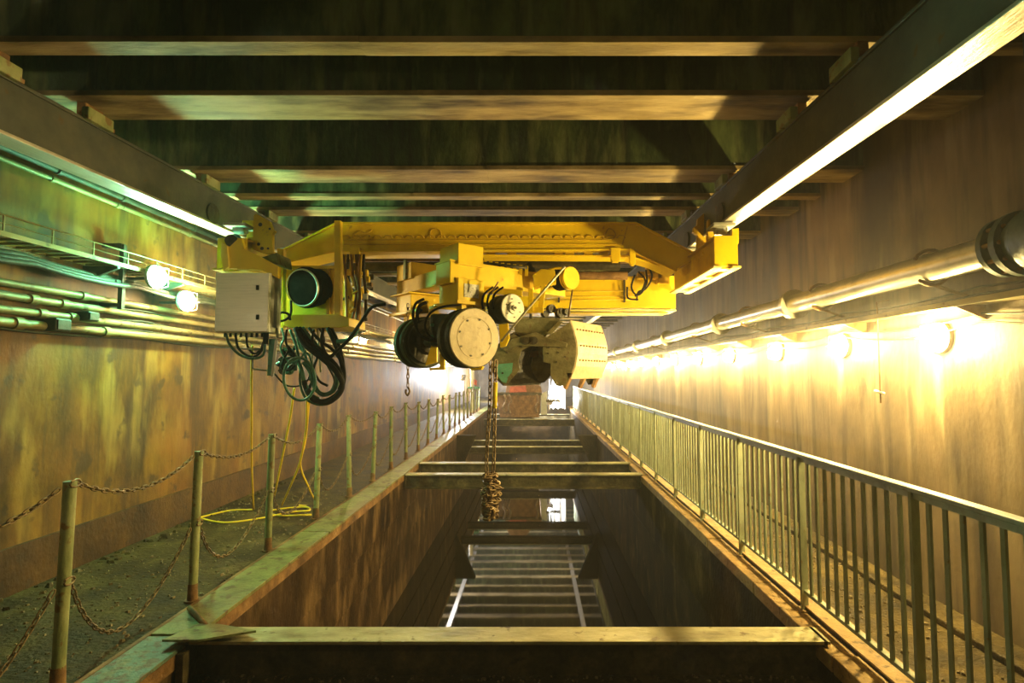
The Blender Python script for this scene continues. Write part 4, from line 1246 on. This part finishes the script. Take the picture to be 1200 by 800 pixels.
# ---------------------------------------------------------------- hoist chains
ch1 = [P(575, 422, 4.75), P(574, 470, 4.75), P(571, 520, 4.75), P(570, 548, 4.75), P(573, 578, 4.75)]
ch2 = [P(581, 422, 4.78), P(580, 470, 4.78), P(579, 520, 4.78), P(578, 550, 4.78), P(575, 578, 4.78)]
chain(catmull(ch1, 6), 'hoist_chain', 'left strand of the long hoist chain hanging over the pit', 'strands of the hoist chain', True, 1.35)
chain(catmull(ch2, 6), 'hoist_chain', 'right strand of the long hoist chain hanging over the pit', 'strands of the hoist chain', True, 1.35)
tag(MB().tube(px([(580.5, 448), (579.5, 478)], 4.72), .022, 8).build('chain_sleeve', 'rope'), 'yellow sleeve on the right strand of the hoist chain', 'sleeve')
random.seed(3)
mb = MB()
hc = P(574, 580, 4.76)
hpth = []
for k in range(70):
    f = k / 70
    zc = .19 - .40 * f
    rr = .075 * (1 - abs(f - .45) * 1.1) + .02
    a_ = k * 2.1
    hpth.append(hc + Vector((rr * math.cos(a_) + random.uniform(-.02, .02), rr * math.sin(a_) + random.uniform(-.02, .02), zc + random.uniform(-.02, .02))))
chain(hpth, 'chain_heap', 'bunched heap of rusty chain with hook hanging over the pit', None, True, 1.5)
t = thing('chain_hook', P(574, 605, 4.76), 'rusty hook at the bottom of the bunched chain', 'hook')
MB().tube(catmull(px([(575, 570), (574, 590), (579, 600), (574, 607), (567, 602), (566, 594)], 4.72), 6), .016, 8).build('hook', 'chain', t)
MB().box(hc.x - .04, hc.x + .04, hc.y - .04, hc.y + .04, hc.z - .05, hc.z + .06).build('hook_block', 'rust', t, .02)
hkc = chain(px([(478, 356), (478, 455)], 5.2), 'hook_chain', 'short thin chain with a hook hanging left of the wheels', None, False)
MB().tube(catmull(px([(478, 453), (480, 458), (478, 463), (475.5, 460), (476, 456)], 5.2), 5), .010, 6).build('hook', 'chain', hkc)
# ---------------------------------------------------------------- far end: skip wagon, floodlight, screens
YWg = 25.0
wg = thing('skip_wagon', (P(612, 490, YWg).x, YWg + .8, -.30), 'dark rusty skip wagon on girders at the far end of the pit', 'wagon')
MB().prism(px([(581, 462), (634, 462), (632, 489), (586, 489)], YWg), (0, 1.8, 0)).build('tub', 'rust', wg, .02)
MB().prism(px([(580, 460), (635, 460), (635, 463), (580, 463)], YWg - .06), (0, 1.92, 0)).build('rim', 'girder', wg, .01)
MB().prism(px([(595, 445), (600, 436), (612, 434), (622, 446), (634, 453), (636, 461), (592, 461)], YWg + .3), (0, .9, 0)).build('rust_load', 'rust', wg, .03)
MB().prism(px([(598, 453), (616, 452), (617, 459), (597, 460)], YWg + .1), (0, .3, 0)).build('red_cover', 'red', wg, .01)
for x in (591, 597, 629):
    MB().tube(catmull(px([(x, 462), (x + 2, 470), (x - 1, 476), (x + 1, 484)], YWg - .1), 5), .05, 6).build('hanging_chain', 'chain', wg)
MB().prism(px([(634, 462), (641, 458), (641, 486), (634, 486)], YWg - .05), (0, .3, 0)).build('end_frame', 'grey', wg, .01)
MB().prism(px([(640, 468), (656, 468), (656, 471), (640, 471)], YWg - .1), (0, .15, 0)).build('drawbar', 'girder', wg, .01)
for x in (592, 626):
    for dy in (.2, 1.4):
        q = P(x, 486, YWg)
        MB().cyl((q.x - .05, YWg + dy, -.15), (q.x + .05, YWg + dy, -.15), .15, n=14).build('wheel', 'darksteel', wg)
# white covered stand lit by a floodlight
ws = thing('sheeted_stand', (P(656, 478, 26.5).x, 26.5, 0), 'white sheeted stand beside the wagon at the far right', 'stand')
MB().prism(px([(646, 478), (646, 452), (648, 442), (652, 440), (656, 446), (661, 447), (663, 455), (663, 478)], 26.6), (0, .5, 0)).build('sheet', 'white', ws, .03)
for x in (644, 648.5, 654, 662):
    MB().cyl(P(x, 479, 26.45), P(x, 444, 26.45), .035, n=8).build('frame_tube', 'grey', ws)
def flood(loc, dirv, color, power, label):
    loc, dirv = Vector(loc), Vector(dirv).normalized()
    t = thing('floodlight', (loc.x, loc.y, 0), label, 'lamp', 'work floodlights at the far end')
    s_ = dirv.cross(Vector((0, 0, 1))).normalized()
    u_ = s_.cross(dirv)
    q = [loc + s_ * a + u_ * b for a, b in ((-.16, -.12), (.16, -.12), (.16, .12), (-.16, .12))]
    MB().prism(q, dirv * .1).build('housing', 'lampbody', t, .01)
    q2 = [loc + dirv * .102 + s_ * a + u_ * b for a, b in ((-.14, -.10), (.14, -.10), (.14, .10), (-.14, .10))]
    MB().prism(q2, dirv * .01).build('lens', 'lens_cool', t)
    MB().cyl((loc.x, loc.y, 0), loc - Vector((0, 0, .1)), .03, n=8).build('stand', 'lampbody', t)
    point('lamp_light', loc + dirv * .35, color, power, t, .12)
flood((.75, 25.6, .35), (0.1, 1, .4), COOL, P_FAR, 'floodlight on a short stand in front of the white sheeted stand')
flood((-3.1, 24.5, 1.5), (-.9, .3, .3), COOL, P_FAR * 1.2, 'floodlight turned at the left wall at the far end')
flood((-1.6, 33, 1.2), (-.3, 1, .2), COOL, P_FAR * 1.5, 'floodlight facing the far end wall')
# white tube stand at the far left
t = thing('stand_pipe', (P(554, 470, 24).x, 24, 0), 'white stand pipe with a pale table at the far left', 'pipe')
MB().cyl((P(553.5, 474, 24).x, 24, 0), P(553.5, 428, 24), .09, n=12).build('pipe', 'white', t)
MB().prism(px([(548, 453), (562, 453), (562, 455.5), (548, 455.5)], 23.9), (0, .3, 0)).build('table', 'teal', t, .01)
MB().prism(px([(556, 444), (559, 446), (558.5, 452), (555.5, 450)], 23.8), (0, .1, 0)).build('red_tag', 'red', t)
